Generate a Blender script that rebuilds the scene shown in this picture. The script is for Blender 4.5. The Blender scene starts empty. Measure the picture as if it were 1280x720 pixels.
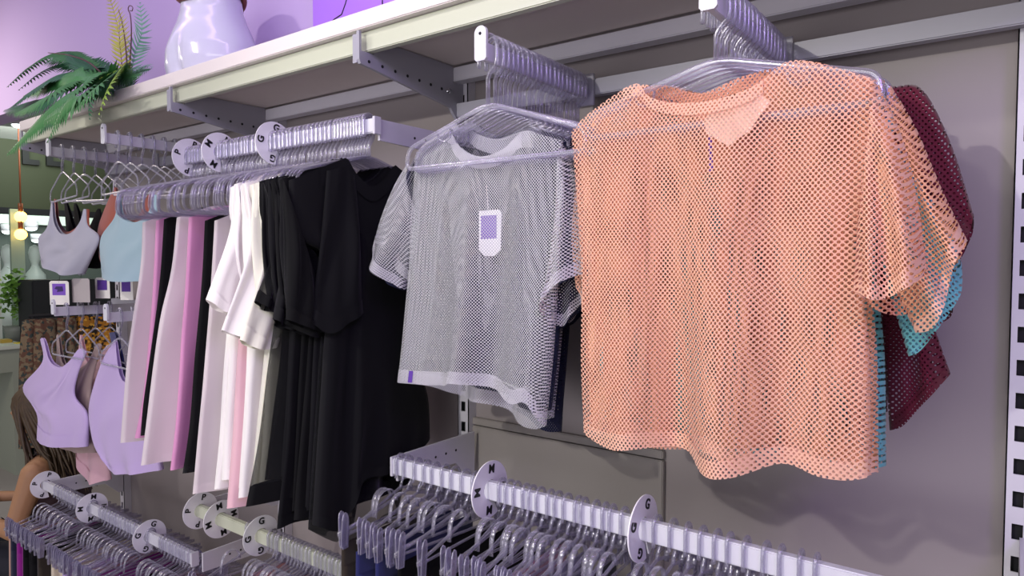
import bpy, bmesh, math, random
from mathutils import Vector, Matrix
random.seed(7)
SC = bpy.context.scene
COL = SC.collection
PI = math.pi

# ------------------------------------------------------------------ camera
CAM = Vector((0.0, -1.3, 1.6))
F = 850.0
YAW = math.radians(36.5)
PITCH = math.radians(2.36)
FW = Vector((-math.sin(YAW) * math.cos(PITCH), math.cos(YAW) * math.cos(PITCH), -math.sin(PITCH)))
RT = Vector((math.cos(YAW), math.sin(YAW), 0))
UP = RT.cross(FW)
cd = bpy.data.cameras.new('camera')
cam = bpy.data.objects.new('camera', cd)
COL.objects.link(cam)
cam.matrix_world = Matrix(((RT.x, UP.x, -FW.x, CAM.x), (RT.y, UP.y, -FW.y, CAM.y), (RT.z, UP.z, -FW.z, CAM.z), (0, 0, 0, 1)))
cd.sensor_width = 36
cd.lens = F / 1280 * 36
cd.clip_start = 0.02
SC.camera = cam

# ------------------------------------------------------------------ world, lights, exposure
w = bpy.data.worlds.new('world'); SC.world = w; w.use_nodes = True
w.node_tree.nodes['Background'].inputs[0].default_value = (0.70, 0.67, 0.72, 1)
w.node_tree.nodes['Background'].inputs[1].default_value = 0.50
SC.view_settings.view_transform = 'Standard'
SC.view_settings.look = 'None'
SC.view_settings.gamma = 1
SC.view_settings.use_curve_mapping = False
SC.view_settings.exposure = 0.0
try:
    SC.cycles.transparent_max_bounces = 48
    SC.cycles.max_bounces = 8
except Exception:
    pass

def area(name, loc, target, size, power, color, sy=None):
    l = bpy.data.lights.new(name, 'AREA'); l.energy = power; l.color = color
    l.shape = 'RECTANGLE'; l.size = size; l.size_y = sy or size
    o = bpy.data.objects.new(name, l); COL.objects.link(o)
    o.location = loc
    o.rotation_euler = (Vector(target) - Vector(loc)).to_track_quat('-Z', 'Y').to_euler()
    return o
def spot(name, loc, target, power, color, angle=70, rad=0.04, blend=0.6):
    l = bpy.data.lights.new(name, 'SPOT'); l.energy = power; l.color = color
    l.spot_size = math.radians(angle); l.spot_blend = blend; l.shadow_soft_size = rad
    o = bpy.data.objects.new(name, l); COL.objects.link(o)
    o.location = loc
    o.rotation_euler = (Vector(target) - Vector(loc)).to_track_quat('-Z', 'Y').to_euler()
    return o
WARM = (1.0, 0.95, 0.89)
spot('track_spotlight', (-0.95, -2.6, 2.45), (-0.35, -0.2, 1.45), 84, WARM, 70, 0.025)
spot('ceiling_spotlight', (-1.35, -2.0, 3.1), (-0.40, -0.2, 1.5), 26, WARM, 80, 0.04)
spot('ceiling_spotlight', (-2.3, -2.0, 3.1), (-1.5, -0.3, 1.5), 52, WARM, 80, 0.05)
spot('ceiling_spotlight', (-3.3, -1.9, 3.1), (-2.3, -0.3, 1.2), 104, WARM, 80, 0.05)
area('front_fill', (-1.2, -4.2, 1.15), (-1.2, 0, 1.7), 4.0, 46, (0.97, 0.92, 0.98), 1.4)  # unseen frontal fill, added to brighten the wall and rail faces
area('camera_side_fill', (-0.2, -3.0, 2.9), (-1.4, -0.3, 1.2), 2.2, 24, (0.97, 0.96, 1.0), 0.8)  # soft fill added from the camera side, lifts the size discs
area('led_strip_over_shelf', (-2.4, -0.75, 2.95), (-2.4, 0.0, 2.45), 4.2, 9, (0.72, 0.48, 1.0), 0.08)
area('led_strip_front', (0.9, -1.7, 2.6), (0.1, 0, 2.0), 0.5, 15, (0.50, 0.28, 1.0))
area('shop_interior_light', (-8.0, 1.6, 2.6), (-9.5, 1.8, 1.8), 1.6, 70, (0.9, 1.0, 0.92))
area('bust_fill', (-6.4, 0.9, 2.7), (-8.2, 1.5, 0.9), 0.8, 14, (0.9, 1.0, 0.94))  # extra fill added to brighten the mannequin busts
area('shop_floor_glow', (-4.4, -0.9, 2.6), (-4.4, 0.4, 0.6), 0.6, 16, (1.0, 0.9, 0.75))

# ------------------------------------------------------------------ pixel -> place helpers
def ray(px, py):
    return FW + RT * ((px - 640) / F) + UP * ((360 - py) / F)
def onY(px, py, y):
    r = ray(px, py); t = (y - CAM.y) / r.y; return CAM + r * t
def onX(px, py, x):
    r = ray(px, py); t = (x - CAM.x) / r.x; return CAM + r * t

# ------------------------------------------------------------------ materials
def lin(c):
    def f(v):
        v /= 255.0
        return v / 12.92 if v <= 0.04045 else ((v + 0.055) / 1.055) ** 2.4
    return (f(c[0]), f(c[1]), f(c[2]), 1)
MATS = {}
def newmat(name):
    m = bpy.data.materials.new(name); m.use_nodes = True
    nt = m.node_tree
    b = nt.nodes['Principled BSDF']; out = nt.nodes['Material Output']
    return m, nt, b, out
def plain(name, rgb, rough=0.6, metal=0.0, noise=0.0, nscale=20, spec=0.5, coat=0.0, bump=0.0, bscale=300):
    if name in MATS: return MATS[name]
    m, nt, b, out = newmat(name)
    b.inputs['Base Color'].default_value = lin(rgb)
    b.inputs['Roughness'].default_value = rough
    b.inputs['Metallic'].default_value = metal
    b.inputs['Specular IOR Level'].default_value = spec
    b.inputs['Coat Weight'].default_value = coat
    tc = nt.nodes.new('ShaderNodeTexCoord')
    if noise:
        n = nt.nodes.new('ShaderNodeTexNoise'); n.inputs['Scale'].default_value = nscale
        nt.links.new(tc.outputs['Object'], n.inputs['Vector'])
        mx = nt.nodes.new('ShaderNodeMix'); mx.data_type = 'RGBA'
        c = lin(rgb)
        mx.inputs[6].default_value = tuple(max(0, v * (1 - noise)) for v in c[:3]) + (1,)
        mx.inputs[7].default_value = tuple(min(1, v * (1 + noise)) for v in c[:3]) + (1,)
        nt.links.new(n.outputs['Fac'], mx.inputs[0]); nt.links.new(mx.outputs[2], b.inputs['Base Color'])
    if bump:
        n2 = nt.nodes.new('ShaderNodeTexNoise'); n2.inputs['Scale'].default_value = bscale
        nt.links.new(tc.outputs['Object'], n2.inputs['Vector'])
        bp = nt.nodes.new('ShaderNodeBump'); bp.inputs['Strength'].default_value = bump; bp.inputs['Distance'].default_value = 0.002
        nt.links.new(n2.outputs['Fac'], bp.inputs['Height']); nt.links.new(bp.outputs['Normal'], b.inputs['Normal'])
    MATS[name] = m
    return m
def cloth(name, rgb, sheer=0.0, sheen=0.3, transl=0.15):
    if name in MATS: return MATS[name]
    m, nt, b, out = newmat(name)
    b.inputs['Base Color'].default_value = lin(rgb)
    b.inputs['Roughness'].default_value = 0.85
    b.inputs['Sheen Weight'].default_value = sheen
    b.inputs['Specular IOR Level'].default_value = 0.2
    uv = nt.nodes.new('ShaderNodeUVMap')
    wv = nt.nodes.new('ShaderNodeTexNoise'); wv.inputs['Scale'].default_value = 900
    nt.links.new(uv.outputs[0], wv.inputs['Vector'])
    bp = nt.nodes.new('ShaderNodeBump'); bp.inputs['Strength'].default_value = 0.25; bp.inputs['Distance'].default_value = 0.001
    nt.links.new(wv.outputs['Fac'], bp.inputs['Height']); nt.links.new(bp.outputs['Normal'], b.inputs['Normal'])
    last = b.outputs[0]
    if transl:
        tr = nt.nodes.new('ShaderNodeBsdfTranslucent'); tr.inputs[0].default_value = lin(rgb)
        mx = nt.nodes.new('ShaderNodeMixShader'); mx.inputs[0].default_value = transl
        nt.links.new(last, mx.inputs[1]); nt.links.new(tr.outputs[0], mx.inputs[2]); last = mx.outputs[0]
    if sheer:
        tp = nt.nodes.new('ShaderNodeBsdfTransparent')
        mx = nt.nodes.new('ShaderNodeMixShader'); mx.inputs[0].default_value = sheer
        nt.links.new(last, mx.inputs[1]); nt.links.new(tp.outputs[0], mx.inputs[2]); last = mx.outputs[0]
    nt.links.new(last, out.inputs['Surface'])
    MATS[name] = m
    return m
def net(name, rgb, p, q, r, transl=0.12):
    """knitted net: staggered round holes, spacing p x q metres, radius r (UV in metres)"""
    if name in MATS: return MATS[name]
    m, nt, b, out = newmat(name)
    b.inputs['Base Color'].default_value = lin(rgb)
    b.inputs['Roughness'].default_value = 0.8
    b.inputs['Sheen Weight'].default_value = 0.2
    b.inputs['Specular IOR Level'].default_value = 0.25
    uv = nt.nodes.new('ShaderNodeUVMap')
    def vm(op, a, bb):
        n = nt.nodes.new('ShaderNodeVectorMath'); n.operation = op
        for i, v in enumerate((a, bb)):
            if v is None: continue
            if isinstance(v, tuple): n.inputs[i].default_value = v
            else: nt.links.new(v, n.inputs[i])
        return n
    sc = vm('MULTIPLY', uv.outputs[0], (1 / p, 1 / q, 0)).outputs[0]
    def dist(off):
        a = vm('ADD', sc, (off, off, 0)).outputs[0]
        f = vm('FRACTION', a, None).outputs[0]
        s = vm('SUBTRACT', f, (0.5, 0.5, 0)).outputs[0]
        t = vm('MULTIPLY', s, (p, q * 0.95, 0)).outputs[0]
        return vm('LENGTH', t, None).outputs['Value']
    mn = nt.nodes.new('ShaderNodeMath'); mn.operation = 'MINIMUM'
    nt.links.new(dist(0.0), mn.inputs[0]); nt.links.new(dist(0.5), mn.inputs[1])
    lt = nt.nodes.new('ShaderNodeMath'); lt.operation = 'LESS_THAN'; lt.inputs[1].default_value = r
    nt.links.new(mn.outputs[0], lt.inputs[0])
    tr = nt.nodes.new('ShaderNodeBsdfTranslucent'); tr.inputs[0].default_value = lin(rgb)
    mx = nt.nodes.new('ShaderNodeMixShader'); mx.inputs[0].default_value = transl
    nt.links.new(b.outputs[0], mx.inputs[1]); nt.links.new(tr.outputs[0], mx.inputs[2])
    tp = nt.nodes.new('ShaderNodeBsdfTransparent')
    m2 = nt.nodes.new('ShaderNodeMixShader')
    nt.links.new(lt.outputs[0], m2.inputs[0]); nt.links.new(mx.outputs[0], m2.inputs[1]); nt.links.new(tp.outputs[0], m2.inputs[2])
    nt.links.new(m2.outputs[0], out.inputs['Surface'])
    MATS[name] = m
    return m
def clear(name, tint, body, fac=0.05, top=0.6, milky=0.3):
    """clear plastic: see-through, reflecting at grazing angles, slightly milky"""
    m, nt, b, out = newmat(name)
    nt.nodes.remove(b)
    gl = nt.nodes.new('ShaderNodeBsdfGlossy'); gl.inputs['Roughness'].default_value = 0.2; gl.inputs[0].default_value = (0.95, 0.94, 1, 1)
    df = nt.nodes.new('ShaderNodeBsdfDiffuse'); df.inputs[0].default_value = lin(body)
    mb_ = nt.nodes.new('ShaderNodeMixShader'); mb_.inputs[0].default_value = milky
    nt.links.new(gl.outputs[0], mb_.inputs[1]); nt.links.new(df.outputs[0], mb_.inputs[2])
    tp = nt.nodes.new('ShaderNodeBsdfTransparent'); tp.inputs[0].default_value = lin(tint)
    lw = nt.nodes.new('ShaderNodeLayerWeight'); lw.inputs[0].default_value = 0.35
    mr = nt.nodes.new('ShaderNodeMapRange')
    mr.inputs['To Min'].default_value = fac; mr.inputs['To Max'].default_value = top
    nt.links.new(lw.outputs['Facing'], mr.inputs['Value'])
    mx = nt.nodes.new('ShaderNodeMixShader')
    nt.links.new(mr.outputs[0], mx.inputs[0]); nt.links.new(tp.outputs[0], mx.inputs[1]); nt.links.new(mb_.outputs[0], mx.inputs[2])
    nt.links.new(mx.outputs[0], out.inputs['Surface'])
    MATS[name] = m
    return m
def emit(name, rgb, s):
    m, nt, b, out = newmat(name)
    b.inputs['Emission Color'].default_value = lin(rgb); b.inputs['Emission Strength'].default_value = s
    b.inputs['Base Color'].default_value = lin(rgb)
    MATS[name] = m
    return m
def glass(name, tint):
    m, nt, b, out = newmat(name)
    tp = nt.nodes.new('ShaderNodeBsdfTransparent'); tp.inputs[0].default_value = lin(tint)
    gl = nt.nodes.new('ShaderNodeBsdfGlossy'); gl.inputs['Roughness'].default_value = 0.03
    mx = nt.nodes.new('ShaderNodeMixShader'); mx.inputs[0].default_value = 0.10
    nt.links.new(tp.outputs[0], mx.inputs[1]); nt.links.new(gl.outputs[0], mx.inputs[2]); nt.links.new(mx.outputs[0], out.inputs['Surface'])
    MATS[name] = m
    return m
def pattern(name, c1, c2, c3, scale):
    m, nt, b, out = newmat(name)
    b.inputs['Roughness'].default_value = 0.85
    tc = nt.nodes.new('ShaderNodeTexCoord')
    v = nt.nodes.new('ShaderNodeTexVoronoi'); v.inputs['Scale'].default_value = scale
    nt.links.new(tc.outputs['Object'], v.inputs['Vector'])
    cr = nt.nodes.new('ShaderNodeValToRGB')
    cr.color_ramp.interpolation = 'CONSTANT'
    cr.color_ramp.elements[0].color = lin(c1); cr.color_ramp.elements[1].position = 0.42; cr.color_ramp.elements[1].color = lin(c2)
    e = cr.color_ramp.elements.new(0.68); e.color = lin(c3)
    nt.links.new(v.outputs['Color'], cr.inputs[0])
    nt.links.new(cr.outputs[0], b.inputs['Base Color'])
    MATS[name] = m
    return m

M_wall = plain('grey_laminate', (152, 144, 143), 0.55, noise=0.03, nscale=3)
M_panel = plain('grey_panel', (154, 148, 143), 0.5, noise=0.03, nscale=4)
M_lilac = plain('lilac_lit_wall', (186, 166, 208), 0.8)  # purple LED light on the upper wall is put into this colour
M_metal = plain('white_powder_coat', (208, 206, 214), 0.35, noise=0.02, nscale=40)
M_metal2 = plain('grey_powder_coat', (156, 155, 166), 0.4)
M_white = plain('white_rail_enamel', (212, 212, 220), 0.3)
M_shelf = plain('white_laminate_shelf', (222, 214, 211), 0.45)
M_frame = plain('pale_shelf_frame', (192, 196, 176), 0.45)
M_under = plain('shelf_underside', (214, 204, 198), 0.6, noise=0.03, nscale=5)
M_dark = plain('dark_hole', (18, 18, 24), 0.8)
M_black = plain('black_ink', (12, 12, 14), 0.6)
M_disc = plain('divider_plastic', (240, 238, 244), 0.25)
M_gloss = plain('gloss_white_shell', (206, 206, 224), 0.16, coat=0.2)
M_wood = plain('brown_wood', (120, 62, 34), 0.45, noise=0.2, nscale=30)
M_clear = clear('clear_plastic', (226, 225, 234), (224, 221, 232), 0.13, 0.72, 0.42)
M_clip = clear('clear_clip_plastic', (228, 226, 238), (226, 224, 236), 0.14, 0.78, 0.5)
M_chrome = plain('chrome', (200, 200, 205), 0.15, metal=1.0)
M_floor = plain('floor_tile', (176, 170, 166), 0.3, noise=0.06, nscale=2)
M_ceil = plain('mall_ceiling', (150, 148, 146), 0.8)

N_gray = net('grey_net', (198, 198, 202), 0.0048, 0.0056, 0.00152, 0.04)
N_grayb = net('grey_net_shaded_back', (188, 188, 196), 0.0048, 0.0056, 0.00182, 0.03)  # back sheet: darker yarn, wider holes, so the inside reads shaded
N_orangeb = net('apricot_net_shaded_back', (206, 138, 108), 0.0068, 0.0078, 0.0022, 0.04)  # back sheet: shade inside the shirt put into a darker apricot
N_gray2 = net('grey_net_double', (202, 200, 208), 0.0048, 0.0056, 0.00132)
N_orange = net('apricot_net', (232, 178, 152), 0.0068, 0.0078, 0.00198, 0.07)
N_orange2 = net('apricot_net_double', (234, 182, 156), 0.0068, 0.0078, 0.00165, 0.07)
N_oranged = net('apricot_net_deeper', (228, 168, 132), 0.0068, 0.0078, 0.0019, 0.07)
N_maroon = net('maroon_net', (96, 22, 44), 0.0076, 0.0088, 0.0015)
N_maroon2 = net('maroon_net_double', (92, 20, 40), 0.0076, 0.0088, 0.0010)
N_teal = net('teal_net', (104, 176, 184), 0.0072, 0.0084, 0.0018)
N_navy = net('navy_net', (22, 26, 56), 0.0060, 0.0070, 0.0008)
C_black = cloth('black_jersey', (8, 8, 11), sheen=0.04, transl=0.03)
C_black2 = cloth('black_crepe', (13, 13, 17), sheen=0.05, transl=0.03)
C_bsheer = cloth('black_tulle', (16, 17, 20), sheer=0.38, transl=0.05)
C_white = cloth('white_jersey', (250, 246, 244), transl=0.25)
C_cream = cloth('ivory_jersey', (248, 246, 232), transl=0.25)
C_wsheer = cloth('blush_white_voile', (244, 234, 236), sheer=0.12, transl=0.3)
C_pink = cloth('pink_jersey', (228, 160, 204), transl=0.2)
C_bpink = cloth('blush_jersey', (232, 190, 200), transl=0.2)
C_lav = cloth('lavender_jersey', (204, 182, 228), transl=0.15)
C_bgrey = cloth('dove_grey_jersey', (172, 172, 186), transl=0.1)
C_blue = cloth('pale_blue_jersey', (158, 186, 196), transl=0.1)
C_beige = cloth('beige_jersey', (170, 148, 142), transl=0.1)
C_rust = cloth('rust_trim', (150, 76, 58), transl=0.0)
C_mag = cloth('magenta_jersey', (146, 28, 138), transl=0.05)
C_nav = cloth('navy_jersey', (38, 42, 96), transl=0.03)
C_navd = cloth('dark_navy_jersey', (30, 34, 58), transl=0.03)
C_olive = cloth('dark_olive_jersey', (52, 44, 36), transl=0.03)
C_peach = cloth('peach_jersey', (214, 170, 150), transl=0.1)
C_sand = cloth('cream_jersey', (226, 212, 188), transl=0.1)
C_rose = cloth('rose_jersey', (206, 150, 154), transl=0.1)
C_purp = cloth('purple_band', (92, 60, 150), transl=0.0)

# ------------------------------------------------------------------ mesh builder
class MB:
    def __init__(self):
        self.v = []; self.f = []; self.m = []; self.uv = {}
        self.mats = []
    def mi(self, mat):
        if mat is None: return 0
        if mat not in self.mats: self.mats.append(mat)
        return self.mats.index(mat)
    def face(self, idx, mat=None, uvs=None):
        self.f.append(tuple(idx)); self.m.append(self.mi(mat))
        if uvs: self.uv[len(self.f) - 1] = uvs
    def box(self, x0, x1, y0, y1, z0, z1, mat=None, bev=0.0, M=None):
        if bev <= 0:
            b = len(self.v)
            P = [(x0, y0, z0), (x1, y0, z0), (x1, y1, z0), (x0, y1, z0), (x0, y0, z1), (x1, y0, z1), (x1, y1, z1), (x0, y1, z1)]
            self.v += [(M @ Vector(p))[:] if M else p for p in P]
            for q in ((0, 3, 2, 1), (4, 5, 6, 7), (0, 1, 5, 4), (1, 2, 6, 5), (2, 3, 7, 6), (3, 0, 4, 7)):
                self.face([b + i for i in q], mat)
            return
        bm = bmesh.new()
        bmesh.ops.create_cube(bm, size=1)
        for v in bm.verts:
            v.co = Vector(((x0 + x1) / 2 + v.co.x * (x1 - x0), (y0 + y1) / 2 + v.co.y * (y1 - y0), (z0 + z1) / 2 + v.co.z * (z1 - z0)))
        bmesh.ops.bevel(bm, geom=bm.edges[:], offset=bev, segments=2, affect='EDGES')
        self.addbm(bm, mat, M)
    def addbm(self, bm, mat=None, M=None):
        b = len(self.v); bm.verts.index_update()
        for v in bm.verts: self.v.append((M @ v.co)[:] if M else v.co[:])
        for f in bm.faces: self.face([b + v.index for v in f.verts], mat)
        bm.free()
    def tube(self, pts, r, seg=8, mat=None, cap=True, ry=None, closed=False):
        """sweep an ellipse (r, ry) along pts; r may be a list"""
        pts = [Vector(p) for p in pts]; n = len(pts)
        rs = r if isinstance(r, (list, tuple)) else [r] * n
        base = len(self.v); prev = None
        for i in range(n):
            if closed: t = pts[(i + 1) % n] - pts[i - 1]
            else: t = pts[min(i + 1, n - 1)] - pts[max(i - 1, 0)]
            if t.length < 1e-9: t = Vector((0, 0, 1))
            t.normalize()
            if prev is None:
                ref = Vector((0, 1, 0)) if abs(t.y) < 0.9 else Vector((1, 0, 0))
                u = ref - t * ref.dot(t)
            else:
                u = prev - t * prev.dot(t)
            if u.length < 1e-6: u = t.orthogonal()
            u.normalize(); prev = u; vv = t.cross(u)
            for k in range(seg):
                a = 2 * PI * k / seg
                self.v.append((pts[i] + u * (math.cos(a) * (ry if ry else rs[i])) + vv * (math.sin(a) * rs[i]))[:])
        m = n if closed else n - 1
        for i in range(m):
            i2 = (i + 1) % n
            for k in range(seg):
                k2 = (k + 1) % seg
                self.face((base + i * seg + k, base + i * seg + k2, base + i2 * seg + k2, base + i2 * seg + k), mat)
        if cap and not closed:
            self.face([base + k for k in range(seg)][::-1], mat)
            self.face([base + (n - 1) * seg + k for k in range(seg)], mat)
    def lathe(self, prof, mat=None, seg=24, c=(0, 0, 0), sx=1, sy=1):
        base = len(self.v); n = len(prof)
        for r, z in prof:
            for k in range(seg):
                a = 2 * PI * k / seg
                self.v.append((c[0] + r * sx * math.cos(a), c[1] + r * sy * math.sin(a), c[2] + z))
        for i in range(n - 1):
            for k in range(seg):
                k2 = (k + 1) % seg
                self.face((base + i * seg + k, base + i * seg + k2, base + (i + 1) * seg + k2, base + (i + 1) * seg + k), mat)
        self.face([base + k for k in range(seg)][::-1], mat)
        self.face([base + (n - 1) * seg + k for k in range(seg)], mat)
    def grid(self, P, mat=None, UV=None, flip=False):
        base = len(self.v); nj = len(P); ni = len(P[0])
        for row in P:
            for p in row: self.v.append(tuple(p))
        for j in range(nj - 1):
            for i in range(ni - 1):
                q = [(j, i), (j, i + 1), (j + 1, i + 1), (j + 1, i)]
                if flip: q = q[::-1]
                self.face([base + a * ni + b for a, b in q], mat, [UV[a][b] for a, b in q] if UV else None)
    def prism(self, outline, z0, z1, mat=None, M=None):
        """outline in local xy, extruded z0..z1"""
        b = len(self.v); n = len(outline)
        for z in (z0, z1):
            for p in outline:
                q = Vector((p[0], p[1], z)); self.v.append((M @ q)[:] if M else q[:])
        self.face([b + i for i in range(n)][::-1], mat)
        self.face([b + n + i for i in range(n)], mat)
        for i in range(n):
            k = (i + 1) % n
            self.face((b + i, b + k, b + n + k, b + n + i), mat)
    def build(self, name, mat=None, parent=None, smooth=True, merge=False, loc=None):
        me = bpy.data.meshes.new(name)
        off = Vector(parent.location) if (parent is not None and loc is None) else Vector(loc or (0, 0, 0))
        self_off = getattr(self, 'world', True)
        vs = self.v
        if self_off: vs = [(a - off.x, b - off.y, c - off.z) for a, b, c in vs]
        me.from_pydata(vs, [], self.f)
        if mat is not None: me.materials.append(mat)
        else:
            for m_ in self.mats: me.materials.append(m_)
            me.polygons.foreach_set('material_index', self.m)
        if self.uv:
            l = me.uv_layers.new(name='UVMap')
            for fi, uvs in self.uv.items():
                p = me.polygons[fi]
                for li, u in zip(p.loop_indices, uvs): l.data[li].uv = u
        if merge:
            bm = bmesh.new(); bm.from_mesh(me); bmesh.ops.remove_doubles(bm, verts=bm.verts[:], dist=0.00005); bm.to_mesh(me); bm.free()
        me.update()
        if smooth:
            me.polygons.foreach_set('use_smooth', [True] * len(me.polygons))
            if smooth == 'auto':
                try: me.set_sharp_from_angle(angle=math.radians(35))
                except Exception: pass
        o = bpy.data.objects.new(name, me); COL.objects.link(o)
        if parent is not None: o.parent = parent
        elif loc is not None: o.location = loc
        return o
def LMB():
    m = MB(); m.world = False; return m
def tag(o, label=None, cat=None, group=None, kind=None):
    if label: o['label'] = label
    if cat: o['category'] = cat
    if group: o['group'] = group
    if kind: o['kind'] = kind
    return o
def empty(name, loc, label=None, cat=None, group=None, rz=0):
    o = bpy.data.objects.new(name, None); COL.objects.link(o)
    o.location = loc; o.rotation_euler = (0, 0, rz); o.empty_display_size = 0.05
    return tag(o, label, cat, group)
KIDS = {}
def copy_tree(o, parent=None):
    c = o.copy(); COL.objects.link(c)
    if parent is not None: c.parent = parent
    for ch in list(o.children): copy_tree(ch, c)
    return c
def structure(name, mb, mat=None, smooth=False):
    o = mb.build(name, mat, None, smooth=smooth); o['kind'] = 'structure'; return o

# ------------------------------------------------------------------ the setting
XL = -2.98
m = MB(); m.box(XL, 0.9, 0.0, 0.10, 0.0, 2.05); structure('wall_back', m, M_wall)
m = MB()
m.box(XL, 0.9, 0.0, 0.10, 2.05, 3.3); m.box(-3.6, XL, 0.0, 0.10, 2.12, 3.3); m.box(-5.6, -3.6, 0.0, 0.10, 2.36, 3.3); structure('wall_upper', m, M_lilac)
m = MB(); m.box(-12, 2.5, -4.5, 6, -0.05, 0.0); structure('floor', m, M_floor)
# raised panel low on the wall, left of the joint
pj = onY(829, 564, -0.012)
m = MB()
m.box(-1.075, pj.x, -0.014, -0.0005, 0.02, pj.z - 0.020, bev=0.002)
m.box(-1.075, pj.x, -0.014, -0.0005, pj.z - 0.017, pj.z, bev=0.002)
structure('trim_1', m, M_panel)
m = MB(); m.box(-1.075, 0.0, -0.004, 0.0, 0.0, 0.08); m.box(-2.95, -1.11, -0.004, 0.0, 0.0, 0.08); structure('baseboard_back', m, M_metal2)

# slotted uprights
UX = [-2.945, -1.85, -1.09, 0.012]
def upright(x, label, z1=2.05):
    root = empty('slotted_upright', (x, 0, 0), label, 'upright', 'slotted wall uprights')
    hw = 0.017; d = 0.030
    m = MB()
    m.box(x - hw, x - 0.007, -d, -d + 0.002, 0, z1); m.box(x + 0.007, x + hw, -d, -d + 0.002, 0, z1)
    m.box(x - hw, x - hw + 0.002, -d, -0.0005, 0, z1); m.box(x + hw - 0.002, x + hw, -d, -0.0005, 0, z1)
    z = 0.0
    while z < z1:
        m.box(x - 0.007, x + 0.007, -d, -d + 0.002, z, min(z + 0.026, z1)); z += 0.05
    m.build('channel', M_metal, root, smooth=False)
    m = MB(); m.box(x - hw + 0.003, x + hw - 0.003, -d + 0.012, -d + 0.014, 0.0, z1); m.build('channel_shade', M_dark, root, smooth=False)  # dark sheet behind the slots, stands for the shade inside the channel
    return root
upright(UX[0], 'slotted white metal upright at the open left end of the wall')
upright(UX[1], 'slotted white metal upright hidden behind the pink and white tank tops')
upright(UX[2], 'slotted metal upright behind the grey net shirt')
upright(UX[3], 'slotted metal upright at the right edge, beside bare wall')

# wall rails (carry the arms)
def wallrail(x0, x1, z0, z1, label, mat=M_metal2):
    m = MB(); m.box(x0, x1, -0.055, -0.0315, z0, z1, bev=0.002)
    o = m.build('wall_rail', mat, None, smooth=False); tag(o, label, 'rail', 'rails across the wall')
    return o
wallrail(-1.09, 0.03, 1.942, 1.975, 'lilac-lit metal rail running across the wall behind the net shirts')
wallrail(-2.945, -1.85, 1.942, 1.975, 'metal rail across the wall behind the crop tops, upper of two')
wallrail(-2.945, -1.85, 1.41, 1.445, 'metal rail across the wall behind the lavender tanks, lower of two')

# ------------------------------------------------------------------ shelf
SX0, SX1 = -2.95, 0.5
shelf = empty('display_shelf', (-1.2, -0.17, 2.072), 'long white shelf with a pale greenish frame over all the clothes', 'shelf')
m = MB(); m.box(SX0, SX1, -0.352, -0.002, 2.072, 2.107, bev=0.002); m.build('shelf_board', M_shelf, shelf, smooth=False)
m = MB(); m.box(SX0, SX1, -0.335, -0.316, 2.030, 2.0715, bev=0.002); m.box(SX0, SX0 + 0.019, -0.315, -0.07, 2.030, 2.0715); m.build('front_frame', M_frame, shelf, smooth=False)
m = MB()
for a, b in ((SX0 + 0.02, -1.852), (-1.848, -1.092), (-1.088, -0.452), (-0.448, SX1 - 0.02)):
    m.box(a, b, -0.3155, -0.0665, 2.062, 2.0715)
m.build('underside_panel', M_under, shelf, smooth=False)
m = MB(); m.box(SX0, SX1, -0.066, -0.031, 2.025, 2.0575, bev=0.002); m.build('back_rail', M_metal, shelf, smooth=False)

def bracket(x, label):
    root = empty('shelf_bracket', (x, -0.03, 2.0), label, 'bracket', 'shelf brackets')
    x0, x1 = x - 0.004, x + 0.004
    m = MB()
    # tapered plate, outline in (y,z)
    out = [(-0.031, 2.055), (-0.031, 1.930), (-0.045, 1.925), (-0.062, 1.945), (-0.078, 1.962), (-0.32, 1.998), (-0.352, 2.002), (-0.356, 2.010), (-0.356, 2.068), (-0.350, 2.068), (-0.350, 2.028), (-0.315, 2.028), (-0.315, 2.060), (-0.068, 2.060), (-0.068, 2.022), (-0.04, 2.022)]
    R = Matrix(((0, 0, 1, 0), (1, 0, 0, 0), (0, 1, 0, 0), (0, 0, 0, 1)))
    m.prism(out, x0, x1, None, R)
    m.box(x0 - 0.012, x0, -0.356, -0.354, 2.004, 2.062)
    m.build('plate', M_metal2, root, smooth=False)
    m = MB()
    for k in range(7):
        y = -0.33 + k * 0.037; z = 2.010 - k * 0.0018
        ring = [(y + 0.0035 * math.cos(a), z + 0.0035 * math.sin(a)) for a in [2 * PI * j / 10 for j in range(10)]]
        m.prism(ring, x0 - 0.0006, x1 + 0.0006, None, R)
    m.build('bolt_hole', M_dark, root, smooth=False)['kind'] = 'stuff'
    m = MB()
    m.tube([(x - 0.009, -0.085, 1.998), (x + 0.009, -0.085, 1.998)], 0.006, 10); m.build('screw', M_chrome, root)
    return root
bracket(UX[2], 'grey metal shelf bracket between the black tops and the grey net shirt')
bracket(UX[1], 'grey metal shelf bracket above the P and M size discs')
bracket(UX[0] + 0.02, 'grey metal shelf bracket at the far left end above the crop tops')
bracket(UX[3], 'grey metal shelf bracket above the right edge upright')

# ------------------------------------------------------------------ things on the shelf
ST = 2.107
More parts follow.
